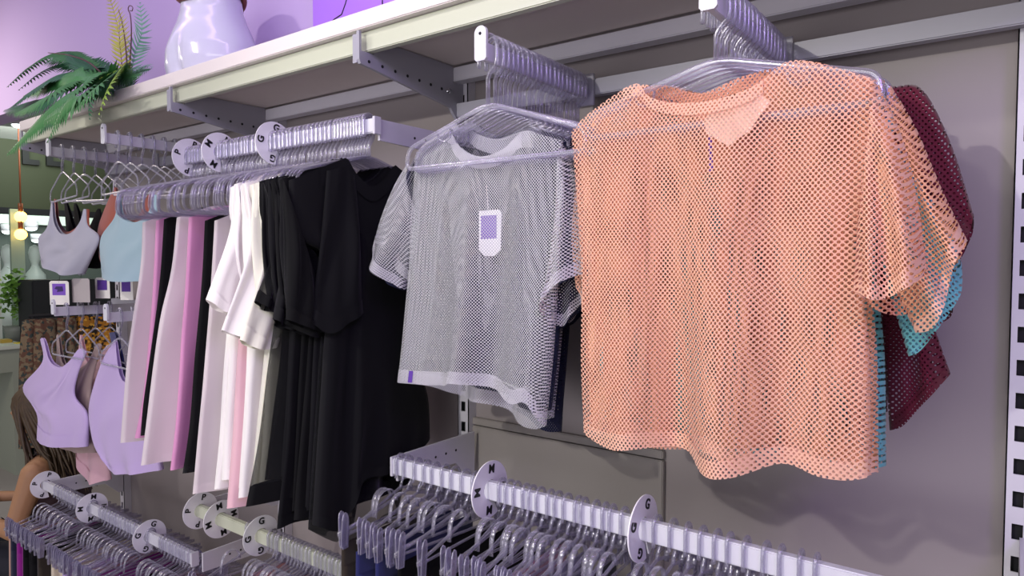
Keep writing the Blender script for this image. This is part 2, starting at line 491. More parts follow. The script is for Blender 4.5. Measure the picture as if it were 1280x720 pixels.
# mannequin hips
def hips():
    c = onY(262, 80, -0.20); cx, cy = c.x, -0.19
    root = empty('hip_mannequin', (cx, cy, ST), 'glossy white hip mannequin with a brown wooden rim on the shelf', 'mannequin')
    prof = [(0.118, 0.0), (0.142, 0.02), (0.151, 0.06), (0.146, 0.10), (0.130, 0.14), (0.112, 0.18), (0.100, 0.215), (0.096, 0.245)]
    seg = 64; m = MB(); P = []
    fine = []
    for i in range(len(prof) - 1):
        for k in range(5):
            t = k / 5; fine.append((prof[i][0] * (1 - t) + prof[i + 1][0] * t, prof[i][1] * (1 - t) + prof[i + 1][1] * t))
    fine.append(prof[-1])
    base = 0
    for r, z in fine:
        row = []
        low = max(0, 1 - z / 0.16)
        for k in range(seg + 1):
            a = 2 * PI * k / seg
            # legs crease front and back, thigh bulges
            cr = 1 - 0.22 * low * math.exp(-((math.cos(a)) / 0.16) ** 2) * 1.0
            pelvis = 1 + 0.05 * low * math.cos(2 * a)
            hipbone = 1 + 0.03 * math.sin(3 * a + 0.6) * math.exp(-((z - 0.12) / 0.05) ** 2)
            rr = r * cr * pelvis * hipbone
            row.append((cx + rr * 1.05 * math.cos(a), cy + rr * 0.80 * math.sin(a), ST + z))
        P.append(row)
    m.grid(P)
    n = len(m.v)
    m.face([k for k in range(seg)][::-1])
    m.build('hip_shell', M_gloss, root, merge=True)
    m = MB(); m.tube([(cx + 0.104 * math.cos(a), cy + 0.080 * math.sin(a), ST + 0.252 + 0.012 * math.sin(2 * a + 1)) for a in [2 * PI * k / 48 for k in range(48)]], 0.010, 10, closed=True)
    m.build('rim', M_wood, root)
    m = MB(); m.lathe([(0.094, 0.24), (0.096, 0.27), (0.088, 0.30), (0.05, 0.315), (0.001, 0.32)], None, 32, (cx, cy, ST), 1.03, 0.78); m.build('waist_plug', M_gloss, root)
hips()
# purple board with black linework, leaning at the back of the shelf
pb = onY(393, 20, -0.10)
bx0, bx1 = pb.x, pb.x + 0.62
root = empty('poster_board', ((bx0 + bx1) / 2, -0.09, ST), 'purple board with thin black line drawing standing on the shelf', 'poster')
m = MB(); m.box(bx0, bx1, -0.106, -0.088, ST, ST + 0.5, bev=0.0015); m.build('board', plain('purple_print', (156, 104, 214), 0.5), root, smooth=False)
m = MB()
def pline(pxs):
    pts = [onY(a, b, -0.1065) for a, b in pxs]; m.tube(pts, 0.0016, 6)
pline([(408, 34), (418, 24), (427, 18), (432, 4), (436, -12), (446, -30)])
pline([(478, 14), (478, -6), (486, -24)]); pline([(497, -2), (506, 3), (516, -6), (530, -16)]); pline([(436, -12), (456, -20), (470, -38)])
m.build('line_art', M_black, root)

# fern
def leafmat(n, c): return plain(n, c, 0.5, noise=0.12, nscale=60)
G1 = leafmat('fern_green', (58, 118, 62)); G2 = leafmat('fern_dark', (38, 92, 60)); G3 = leafmat('fern_olive', (158, 156, 58)); G4 = leafmat('fern_bluegreen', (88, 138, 118)); G5 = leafmat('fern_lime', (126, 160, 50)); G6 = plain('fern_stem', (84, 50, 56), 0.5)
FX = onY(158, 100, -0.22)
fern = empty('artificial_fern', (FX.x, -0.22, ST), 'leafy green fern spilling over the left end of the shelf', 'plant')
def frond(spine, width, mat, pairs=26, up=(0, -1, 0.2), droop=0.25, rach=0.0016):
    if mat not in (G3, G4): width *= 1.3
    kf = 0.55 if mat in (G3, G4) else 0.85
    pairs = int(pairs * (0.85 if mat in (G3, G4) else 1.5))
    sp = curve3(spine); m = MB(); pts = [sp(k / 40) for k in range(41)]
    m.tube(pts, [rach * (1 - 0.7 * k / 40) for k in range(41)], 5, G6 if mat is G3 else mat)
    upv = Vector(up).normalized()
    for k in range(pairs):
        t = 0.10 + 0.90 * k / (pairs - 1)
        p = sp(t); tg = (sp(min(1, t + 0.02)) - sp(max(0, t - 0.02))).normalized()
        side = tg.cross(upv); side.normalize(); nrm = side.cross(tg).normalized()
        env = math.sin(PI * (0.12 + 0.88 * (1 - t)) ** 0.8) if t < 0.5 else max(0, 1 - t) ** 0.5 * 1.3
        L = width * max(0.10, min(1, env)) * random.uniform(0.9, 1.08)
        for sg in (-1, 1):
            d = (side * sg * 0.86 + tg * 0.5).normalized()
            wv = tg * (0.26 * L + 0.006) * kf
            n = 4; rows = []
            for i in range(n + 1):
                u = i / n
                c = p + d * (L * u) + tg * (0.12 * L * u * u) - nrm * (droop * L * u * u)
                hw = (1 - u ** 2.2) * (0.80 if i % 2 else 1.0)
                rows.append([c - wv * 0.5 * hw, c + nrm * 0.0012 * hw, c + wv * 0.5 * hw])
            m.grid(rows, mat)
    return m.build('frond', None, fern)
def catmull(pts, n=12):
    if len(pts) == 2:
        return [pts[0].lerp(pts[1], k / n) for k in range(n + 1)]
    out = []
    P = [pts[0] * 2 - pts[1]] + list(pts) + [pts[-1] * 2 - pts[-2]]
    for i in range(1, len(P) - 2):
        p0, p1, p2, p3 = P[i - 1], P[i], P[i + 1], P[i + 2]
        for k in range(n):
            t = k / n
            out.append(0.5 * ((2 * p1) + (p2 - p0) * t + (2 * p0 - 5 * p1 + 4 * p2 - p3) * t * t + (3 * p1 - p0 - 3 * p2 + p3) * t ** 3))
    out.append(P[-2].copy())
    return out
def curve3(pts):
    d = catmull([Vector(p) for p in pts])
    L = [0]
    for i in range(1, len(d)): L.append(L[-1] + (d[i] - d[i - 1]).length)
    T = L[-1] or 1
    def f(t):
        s = max(0, min(1, t)) * T
        lo, hi = 0, len(L) - 1
        while hi - lo > 1:
            mid = (lo + hi) // 2
            if L[mid] <= s: lo = mid
            else: hi = mid
        k = (s - L[lo]) / ((L[hi] - L[lo]) or 1)
        return d[lo].lerp(d[hi], k)
    return f
B0 = Vector((FX.x, -0.22, ST + 0.01))
def fr_(pts, *a, **k): frond([B0 + Vector((random.uniform(-.02, .02), random.uniform(-.02, .02), 0))] + [onY(x, y, yy) for x, y, yy in pts], *a, **k)
fr_([(150, 50, -0.22), (136, -8, -0.22)], 0.060, G3, 30, up=(0.6, -1, 0), droop=0.1)
fr_([(168, 70, -0.20), (177, 40, -0.20), (175, 4, -0.20)], 0.060, G4, 28, up=(0.6, -1, 0), droop=0.1)
fr_([(150, 60, -0.24), (150, 20, -0.24)], 0.045, G3, 20, up=(0.9, -1, 0), droop=0.1)
fr_([(120, 86, -0.26), (75, 66, -0.30), (40, 82, -0.34), (10, 108, -0.38)], 0.060, G1, 30, up=(0, -0.6, 1))
fr_([(125, 95, -0.28), (80, 92, -0.36), (45, 110, -0.42), (14, 134, -0.48)], 0.062, G2, 30, up=(0, -0.7, 1))
fr_([(120, 100, -0.30), (85, 105, -0.40), (60, 120, -0.46), (20, 142, -0.50)], 0.060, G1, 30, up=(0, -0.8, .8))
fr_([(130, 100, -0.32), (95, 112, -0.42), (60, 140, -0.48), (10, 192, -0.54)], 0.060, G1, 34, up=(0, -1, .4))
fr_([(135, 100, -0.34), (100, 120, -0.44), (70, 145, -0.48), (48, 168, -0.50)], 0.048, G2, 26, up=(0, -1, .4))
fr_([(150, 96, -0.32), (130, 102, -0.42), (110, 120, -0.46), (92, 140, -0.48)], 0.055, G1, 26, up=(0, -1, .4))
fr_([(150, 92, -0.34), (140, 102, -0.42), (130, 124, -0.45), (124, 142, -0.46)], 0.042, G5, 20, up=(0, -1, .3))
fr_([(135, 88, -0.24), (115, 84, -0.28), (95, 76, -0.30), (84, 66, -0.30)], 0.050, G2, 22, up=(0, -0.6, 1))
fr_([(165, 94, -0.26), (175, 90, -0.29), (186, 88, -0.30)], 0.045, G2, 18, up=(0, -0.8, .8))
fr_([(150, 92, -0.28), (138, 92, -0.32), (125, 98, -0.35)], 0.045, G5, 18, up=(0, -0.8, .8))
fr_([(128, 84, -0.22), (115, 76, -0.22), (113, 72, -0.22)], 0.030, G2, 14, up=(0, -0.8, .8))
fr_([(120, 92, -0.24), (80, 80, -0.26), (50, 92, -0.28), (24, 112, -0.32)], 0.055, G2, 30, up=(0, -0.5, 1))
fr_([(115, 98, -0.30), (80, 112, -0.38), (50, 128, -0.42), (6, 138, -0.46)], 0.058, G2, 30, up=(0, -0.9, .6))
fr_([(118, 96, -0.30), (80, 100, -0.36), (60, 104, -0.38), (30, 120, -0.40)], 0.060, G1, 28, up=(0, -0.9, .6))
fr_([(125, 108, -0.38), (95, 128, -0.46), (75, 140, -0.48), (40, 160, -0.50)], 0.058, G1, 28, up=(0, -1, .3))
fr_([(128, 108, -0.38), (100, 120, -0.46), (80, 134, -0.48), (60, 176, -0.50)], 0.050, G1, 28, up=(0, -1, .3))
fr_([(140, 104, -0.38), (120, 112, -0.44), (112, 130, -0.46), (112, 148, -0.46)], 0.046, G2, 22, up=(0, -1, .3))
fr_([(125, 84, -0.24), (100, 78, -0.26), (75, 74, -0.28), (56, 78, -0.28)], 0.055, G2, 24, up=(0, -0.8, .8))
fr_([(140, 92, -0.30), (110, 96, -0.36), (90, 96, -0.38), (70, 100, -0.38)], 0.060, G1, 22, up=(0, -0.9, .5))
fr_([(160, 92, -0.28), (172, 86, -0.30), (184, 82, -0.30), (190, 84, -0.30)], 0.045, G4, 18, up=(0, -0.8, .8))
fr_([(148, 96, -0.30), (160, 98, -0.33), (176, 94, -0.34)], 0.045, G1, 18, up=(0, -0.9, .6))
for n_, pp in enumerate(([(158, 70, -0.23), (153, 30, -0.23), (148, 12, -0.23)], [(164, 50, -0.21), (163, 20, -0.21), (160, 12, -0.21), (162, 7, -0.21), (166, 9, -0.21), (165, 14, -0.21), (162, 13, -0.21)], [(120, 85, -0.30), (90, 70, -0.33), (60, 66, -0.34)])):
    sp = curve3([B0] + [onY(*q) for q in pp]); m = MB(); m.tube([sp(k / 40) for k in range(41)], [0.0034 * (1 - 0.6 * k / 40) for k in range(41)], 6)
    o = m.build('curled_stem', G6, fern)
m = MB(); m.lathe([(0.03, 0), (0.045, 0.01), (0.04, 0.03), (0.02, 0.04)], None, 16, (FX.x, -0.22, ST)); m.build('root_ball', G2, fern)

# ------------------------------------------------------------------ face-out arms
HZ = 1.965   # top of the arm bars
def arm(px, py, label, group, ztop=HZ, pegs=0, tip=-0.40, cap_h=0.058, cap_y=None):
    p = onY(px, py, tip); x = p.x
    root = empty('face_out_arm', (x, -0.06, ztop - 0.03), label, 'display arm', group)
    m = MB(); m.box(x - 0.0055, x + 0.0055, tip, -0.058, ztop - 0.030, ztop, bev=0.001); m.build('bar', M_metal, root, smooth=False)
    m = MB()
    # rounded end plate
    hw = 0.0125; z1 = ztop + 0.026; z0 = z1 - cap_h
    out = [(-hw, z0 + 0.004), (-hw + 0.004, z0), (hw - 0.004, z0), (hw, z0 + 0.004)] + [(hw * math.cos(a), z1 - hw + hw * math.sin(a)) for a in [PI * k / 10 for k in range(11)]]
    Mx = Matrix(((1, 0, 0, x), (0, 0, 1, 0), (0, 1, 0, 0), (0, 0, 0, 1)))
    m.prism(out, tip - 0.006, tip, None, Mx); m.build('end_plate', M_white, root, smooth=False)
    m = MB(); m.tube([(x, tip - 0.0068, z1 - 0.013), (x, tip - 0.0055, z1 - 0.013)], 0.0028, 10); m.build('screw', M_dark, root)
    m = MB(); m.box(x - 0.02, x + 0.02, -0.0615, -0.0555, ztop - 0.045, ztop + 0.02, bev=0.001); m.build('mount_plate', M_metal2, root, smooth=False)
    for k in range(pegs):
        y = tip + 0.035 + k * 0.034
        m = MB(); m.tube([(x, y, ztop), (x, y, ztop + 0.013)], 0.0022, 6); m.build('peg', M_white, root)
    return x
XG = arm(603, 62, 'white display arm carrying the grey net shirt', 'display arms in the top row')
XO = arm(887, -2, 'white display arm carrying the apricot net shirt', 'display arms in the top row')
XB1 = arm(62, 195, 'white display arm with pegs carrying the dove grey crop top', 'display arms in the top row', 1.97, 8)
XB2 = arm(131, 172, 'white display arm with pegs carrying the pale blue crop top', 'display arms in the top row', 1.97, 8)
XC1 = arm(68, 387, 'white display arm carrying the first lavender tank', 'display arms in the lower row', 1.445, 5, cap_h=0.05)
XC2 = arm(134, 390, 'white display arm carrying the second lavender tank', 'display arms in the lower row', 1.445, 5, cap_h=0.05)

# ------------------------------------------------------------------ clothes rails
def rail(x0, x1, y, ztop, h, th, label, mat=M_white):
    root = empty('clothes_rail', ((x0 + x1) / 2, y, ztop - h), label, 'rail', 'hanging rails')
    m = MB(); m.box(x0, x1, y - th / 2, y + th / 2, ztop - h, ztop, bev=0.002); m.build('bar', mat, root, smooth=False)
    for xe in (x0, x1):
        m = MB(); m.box(xe - 0.0035, xe + 0.0035, y - th / 2 - 0.003, y + th / 2 + 0.003, ztop - h - 0.004, ztop + 0.003, bev=0.001); m.build('end_cap', M_metal, root, smooth=False)
    return root
def railbracket(x, y, z0, z1, label, drop=0.0):
    root = empty('rail_bracket', (x, -0.03, z0), label, 'bracket', 'rail brackets')
    R = Matrix(((0, 0, 1, 0), (1, 0, 0, 0), (0, 1, 0, 0), (0, 0, 0, 1)))
    m = MB(); out = [(-0.031, z1), (-0.031, z0 - drop), (-0.05, z0 - drop), (-0.10, z0), (y + 0.012, z0 + 0.006), (y + 0.012, z1)]
    m.prism(out, x - 0.003, x + 0.003, None, R); m.build('plate', M_metal, root, smooth=False)
    m = MB()
    for k in range(4):
        yy = -0.10 - k * 0.035
        ring = [(yy + 0.003 * math.cos(a), (z0 + z1) / 2 + 0.003 * math.sin(a)) for a in [2 * PI * j / 10 for j in range(10)]]
        m.prism(ring, x - 0.0036, x + 0.0036, None, R)
    m.build('bolt_hole', M_dark, root, smooth=False)['kind'] = 'stuff'
RU = dict(y=-0.32, z=1.895)     # upper rail
RR = dict(y=-0.30, z=1.181)     # lower right
RM = dict(y=-0.30, z=0.908)     # lower middle
RL = dict(y=-0.30, z=0.760)     # lower left
rail(-1.86, -1.075, RU['y'], RU['z'], 0.030, 0.013, 'upper rail packed with hangers above the black and white tops')
rail(-1.05, 0.012, RR['y'], RR['z'], 0.034, 0.016, 'white lower rail on the right with M and G size discs')
rail(-1.865, -1.12, RM['y'], RM['z'], 0.034, 0.016, 'pale lower rail in the middle below the black tops', M_frame)
rail(-2.965, -1.872, RL['y'], RL['z'], 0.034, 0.016, 'white lower rail at far left beside the seated person')
railbracket(-1.082, RU['y'], 1.845, 1.895, 'metal rail bracket at the right end of the upper rail')
railbracket(-1.868, RU['y'], 1.845, 1.895, 'metal rail bracket at the far end of the upper rail')
railbracket(-1.056, RR['y'], 1.12, 1.181, 'metal rail bracket behind the black tops at the lower right rail', 0.05)
railbracket(0.018, RR['y'], 1.12, 1.181, 'metal rail bracket at the right edge of the photo')
railbracket(-1.8655, RM['y'], 0.855, 0.908, 'metal rail bracket at the far end of the middle rail', 0.03)
railbracket(-1.114, RM['y'], 0.855, 0.908, 'metal rail bracket at the near end of the middle rail', 0.03)
railbracket(-2.93, RL['y'], 0.70, 0.760, 'metal rail bracket beside the seated person', 0.05)
railbracket(-1.853, RL['y'], 0.70, 0.760, 'metal rail bracket at the near end of the far left rail', 0.03)

# ------------------------------------------------------------------ size discs
LET = {}
def letter_mesh(ch):
    if ch in LET: return LET[ch]
    c = bpy.data.curves.new('letter', 'FONT'); c.body = ch; c.size = 0.023; c.extrude = 0.0005; c.offset = 0.0006
    c.align_x = 'CENTER'; c.align_y = 'CENTER'
    o = bpy.data.objects.new('letter', c); COL.objects.link(o)
    bpy.context.view_layer.update()
    me = bpy.data.meshes.new_from_object(o.evaluated_get(bpy.context.evaluated_depsgraph_get()))
    bpy.data.objects.remove(o); me.materials.clear(); me.materials.append(M_black)
    LET[ch] = me
    return me
def disc(ch, x, R_, label, roll=0.0, rad=0.051):
    y, zc = R_['y'], R_['z'] - 0.016
    root = empty('size_divider', (x, y, zc), label, 'size divider', 'round size dividers')
    m = LMB(); n = 48; r0, r1, th = 0.0185, rad, 0.0022
    gap = 0.10
    ang = [roll - PI / 2 + gap + (2 * PI - 2 * gap) * k / n for k in range(n + 1)]
    for xx, fl in ((th / 2, False), (-th / 2, True)):
        P = [[(xx, r * math.cos(a), r * math.sin(a)) for r in (r0, r1)] for a in ang]
        m.grid(P, None, None, fl)
    for r, fl in ((r0, False), (r1, True)):
        m.grid([[(xx, r * math.cos(a), r * math.sin(a)) for xx in (-th / 2, th / 2)] for a in ang], None, None, fl)
    for a in (ang[0], ang[-1]):
        m.grid([[(xx, r * math.cos(a), r * math.sin(a)) for xx in (-th / 2, th / 2)] for r in (r0, r1)])
    o = m.build('disc', M_disc, root, smooth=False)
    for k in range(4):
        a = roll + PI / 2 * k + PI / 3.4
        l = bpy.data.objects.new('size_letter', letter_mesh(ch)); COL.objects.link(l); l.parent = root
        rr = (r0 + r1) / 2 + 0.002
        l.location = (th / 2 + 0.0006, rr * math.cos(a), rr * math.sin(a))
        # face +x; letter up points outwards
        upv = Vector((0, math.cos(a), math.sin(a))); nx = Vector((1, 0, 0)); rt = upv.cross(nx)
        l.rotation_euler = Matrix((rt, upv, nx)).transposed().to_euler()
    return root
def X_on(px, R_): return onY(px, 400, R_['y']).x
disc('P', X_on(242, RU), RU, 'round P size divider at the left end of the upper rail', 0.35)
disc('M', X_on(279, RU), RU, 'round M size divider on the upper rail', 0.1)
disc('G', X_on(346, RU), RU, 'round G size divider on the upper rail above the white tops', 0.5)
disc('M', X_on(612, RR), RR, 'round M size divider on the white rail below the grey shirt', 0.55, 0.054)
disc('G', X_on(806, RR), RR, 'round G size divider on the white rail below the apricot shirt', 0.3, 0.054)
disc('P', X_on(246, RM), RM, 'round P size divider on the middle lower rail', 0.4)
disc('M', X_on(272, RM), RM, 'round M size divider on the middle lower rail', 0.8)
disc('G', X_on(322, RM), RM, 'round G size divider on the middle lower rail', 0.6)
disc('P', X_on(51, RL), RL, 'round P size divider on the far left lower rail', 0.3)
disc('M', X_on(109, RL), RL, 'round M size divider on the far left lower rail', 0.5)
disc('G', X_on(181, RL), RL, 'round G size divider on the far left lower rail', 0.3)

# ------------------------------------------------------------------ hangers (local: rail top at origin, hanger in the XZ plane)
def arc(cx, cz, r, a0, a1, n=8):
    return [(cx + r * math.cos(a0 + (a1 - a0) * k / n), 0, cz + r * math.sin(a0 + (a1 - a0) * k / n)) for k in range(n + 1)]
def hook_mb(neck=-0.082, r=0.0135, th=0.0026):
    m = LMB()
    p = [(-r - 0.001, 0, -0.040), (-r, 0, -0.034), (-r, 0, -0.015)] + arc(0, -0.006, r, PI, 0, 8) + [(r, 0, -0.030), (r * 0.9, 0, -0.040), (0.004, 0, -0.052), (0.0, 0, -0.060), (0, 0, neck)]
    m.tube(p, th, 6, ry=th * 1.35); return m
def rounded(pts, r=0.012, n=4):
    """closed loop with rounded corners in XZ"""
    out = []; N = len(pts)
    for i in range(N):
        a, b, c = Vector(pts[i - 1]), Vector(pts[i]), Vector(pts[(i + 1) % N])
        u = (a - b).normalized(); v = (c - b).normalized(); rr = min(r, (a - b).length * .4, (c - b).length * .4)
        for k in range(n + 1):
            t = k / n; q = (b + u * rr) * (1 - t) ** 2 + b * 2 * t * (1 - t) + (b + v * rr) * t * t
            out.append((q.x, 0, q.y))
    return out
def top_hanger(name='top_hanger', hw=0.19, neck=-0.104, drop=0.085, th=0.0046, notches=True, bar=True, tip=0.026, tip2=0.010, hth=0.0034, hr=0.0135):
    root = empty(name, (0, 0, 0), 'x', 'hanger')
    hook_mb(neck, hr, hth).build('hook', M_clear, root)
    m = LMB()
    if bar:
        m.tube(rounded([(0, neck + 0.002), (hw - 0.006, neck - drop + tip), (hw, neck - drop - tip2), (-hw, neck - drop - tip2), (-hw + 0.006, neck - drop + tip)], 0.028, 6), th, 8, ry=th * 0.6, closed=True)
    m.build('frame', M_clear, root)
    if notches:
        for sg in (-1, 1):
            m = LMB(); cx, cz = sg * hw * 0.52, neck - drop * 0.42
            m.tube([(cx - sg * 0.014, 0.003, cz + 0.004), (cx - sg * 0.012, 0.003, cz - 0.010), (cx, 0.003, cz - 0.017), (cx + sg * 0.014, 0.003, cz - 0.012), (cx + sg * 0.016, 0.003, cz - 0.002)], 0.0022, 5)
            m.build('strap_notch', M_clear, root)
    return root
def clip_hanger():
    root = empty('clip_hanger', (0, 0, 0), 'x', 'hanger')
    hook_mb(-0.066).build('hook', M_clear, root)
    hw = 0.172
    m = LMB()
    m.tube([(-hw, 0, -0.108), (-hw * 0.6, 0, -0.094), (-0.03, 0, -0.072), (0, 0, -0.064), (0.03, 0, -0.072), (hw * 0.6, 0, -0.094), (hw, 0, -0.108)], 0.0032, 6)
    m.tube([(-hw, 0, -0.112), (0, 0, -0.114), (hw, 0, -0.112)], 0.0026, 6)
    m.build('frame', M_clear, root)
    for sg in (-1, 1):
        m = LMB()
        m.tube([(sg * 0.030, 0, -0.074)] + [(sg * 0.056 + 0.026 * math.cos(a), 0, -0.078 + 0.028 * math.sin(a)) for a in ([PI - PI * k / 8 for k in range(9)] if sg > 0 else [PI * k / 8 for k in range(9)])] + [(sg * 0.084, 0, -0.10)], 0.0017, 8, ry=0.0052)
        m.build('strap_loop', M_clear, root)
        m = LMB()
        for yy in (-1, 1):
            # tall paddle of the clip
            out = [(-0.006, -0.135), (0.006, -0.135), (0.0065, -0.105), (0.0062, -0.082), (0.004, -0.072), (0, -0.069), (-0.004, -0.072), (-0.0062, -0.082), (-0.0065, -0.105)]
            lean = yy * 0.0045
            cx_ = (-(hw - 0.012) if sg < 0 else 0.095)
            m.tube([(cx_ + q[0], lean * (1 + 0.5 * (q[1] + 0.105) / 0.035), q[1]) for q in out], 0.0014, 5, closed=True)
            b = len(m.v); n = len(out)
            for dy in (-0.0007, 0.0007):
                for q in out:
                    k = (q[1] + 0.105) / 0.035
                    m.v.append((cx_ + q[0], lean * (1 + 0.5 * k) + dy, q[1]))
            m.face([b + i for i in range(n)][::-1]); m.face([b + n + i for i in range(n)])
            for i in range(n): m.face((b + i, b + (i + 1) % n, b + n + (i + 1) % n, b + n + i))
        m.build('clip', M_clip, root, smooth=False)
    return root
FIRST = {}
def put(proto, loc, rz, label, group, tilt=0.0):
    if proto.name not in FIRST: FIRST[proto.name] = 1; o = proto
    else: o = copy_tree(proto)
    o.location = loc; o.rotation_euler = (0, tilt, rz); o['label'] = label; o['group'] = group
    return o
H_wide = top_hanger(hr=0.019)
H_arch = top_hanger('top_hanger', 0.185, -0.080, 0.080, 0.0034, False, True, 0.034, 0.030, 0.0044)
H_small = top_hanger('crop_top_hanger', 0.135, -0.080, 0.062, 0.0032, False, True, 0.006, 0.030, 0.0030)
H_clip = clip_hanger()
rnd = random.Random(3)
ORD = ['first', 'second', 'third', 'fourth', 'fifth', 'sixth', 'seventh', 'eighth', 'ninth', 'tenth', 'eleventh', 'twelfth', 'thirteenth', 'fourteenth', 'fifteenth', 'sixteenth', 'seventeenth', 'eighteenth', 'nineteenth', 'twentieth', 'twenty-first', 'twenty-second', 'twenty-third', 'twenty-fourth', 'twenty-fifth', 'twenty-sixth', 'twenty-seventh', 'twenty-eighth', 'twenty-ninth', 'thirtieth']
def zone(x, marks, state={}):
    z = [t for xm, t in marks if x >= xm][-1]
    key = z; state[key] = state.get(key, -1) + 1
    return ORD[state[key]] + ' ' + z
# upper rail
TOPX = [-1.302, -1.288, -1.272, -1.257, -1.242, -1.227, -1.212, -1.194, -1.183, -1.172, -1.162, -1.152, -1.142, -1.132, -1.123, -1.113, -1.102]
for x in [-1.845 + 0.525 * k / 34 + rnd.uniform(-.003, .003) for k in range(35)] + TOPX:
    put(H_arch, (x, RU['y'], RU['z'] + 0.003), PI / 2 + (rnd.uniform(-.06, .06) if x < -1.31 else rnd.uniform(-.015, .015)), 'clear plastic hanger on the upper rail, ' + zone(x, [(-9, 'left of the P disc'), (X_on(242, RU), 'between the P and M discs'), (X_on(279, RU), 'between the M and G discs'), (X_on(346, RU), 'right of the G disc')]), 'hangers on the upper rail', rnd.uniform(-.02, .02))
# grey arm: the front one is empty, then a dense row
put(H_wide, (XG, -0.385, HZ + 0.003), 0.03, 'empty clear hanger hanging in front of the grey net shirt', 'hangers on the grey shirt arm', 0)
for k in range(20):
    put(H_wide, (XG + rnd.uniform(-.001, .001), -0.366 + 0.0145 * k, HZ + 0.003), rnd.uniform(-.04, .04), 'clear hanger on the grey shirt arm, ' + ORD[k] + ' behind the empty front one', 'hangers behind the empty one', rnd.uniform(-.015, .015))
H_orange = top_hanger('top_hanger', 0.204, -0.094, 0.072, 0.0046, True, True, 0.022, 0.012, 0.0034, 0.019)
for k in range(15):
    put(H_orange, (XO + rnd.uniform(-.001, .001), -0.372 + 0.019 * k, HZ + 0.003), rnd.uniform(-.04, .04), 'clear hanger on the apricot shirt arm, ' + ORD[k] + ' from its tip', 'hangers on the apricot shirt arm', rnd.uniform(-.015, .015))
for XB, lab in ((XB1, 'clear hanger on the arm of the dove grey crop top'), (XB2, 'clear hanger on the arm of the pale blue crop top')):
    for k in range(7):
        put(H_small, (XB, -0.365 + 0.034 * k, 1.973), rnd.uniform(-.08, .08), lab + ', ' + ORD[k] + ' from the tip', lab.replace('clear hanger', 'hangers'), rnd.uniform(-.04, .04))
for XB, lab in ((XC1, 'clear hanger on the arm of the leftmost lavender tank'), (XC2, 'clear hanger on the arm of the second lavender tank')):
    for k in range(4):
        put(H_small, (XB, -0.365 + 0.045 * k, 1.448), rnd.uniform(-.06, .06), lab + ', ' + ORD[k] + ' from the tip', lab.replace('clear hanger', 'hangers'), rnd.uniform(-.03, .03))
# lower rails
def run(R_, spans, label, group, marks):
    xs = []
    for a, b, c in spans:
        for k in range(c):
            x = a + (b - a) * (k + 0.5) / c + rnd.uniform(-.004, .004)
            xs.append(x)
            put(H_clip, (x, R_['y'], R_['z'] + 0.003), PI / 2 + rnd.uniform(-.10, .10), label + ', ' + zone(x, marks), group, rnd.uniform(-.03, .03))
    return xs
XR = run(RR, [(-1.05, -0.81, 9), (-0.775, -0.50, 15), (-0.46, -0.20, 11)], 'clear clip hanger on the right lower rail', 'clip hangers on the right rail', [(-9, 'counting from its far end'), (X_on(612, RR), 'after its M disc'), (X_on(806, RR), 'after its G disc')])
XM = run(RM, [(-1.62, -1.56, 1), (-1.50, -1.14, 26)], 'clear clip hanger on the middle lower rail', 'clip hangers on the middle rail', [(-9, 'before its G disc'), (X_on(322, RM), 'after its G disc, middle rail')])
XLr = run(RL, [(-2.84, -2.53, 15), (-2.47, -2.12, 16), (-2.06, -1.88, 10)], 'clear clip hanger on the far left lower rail', 'clip hangers on the far left rail', [(-9, 'after its P disc'), (X_on(109, RL), 'beyond its M disc'), (X_on(181, RL), 'beyond its G disc')])

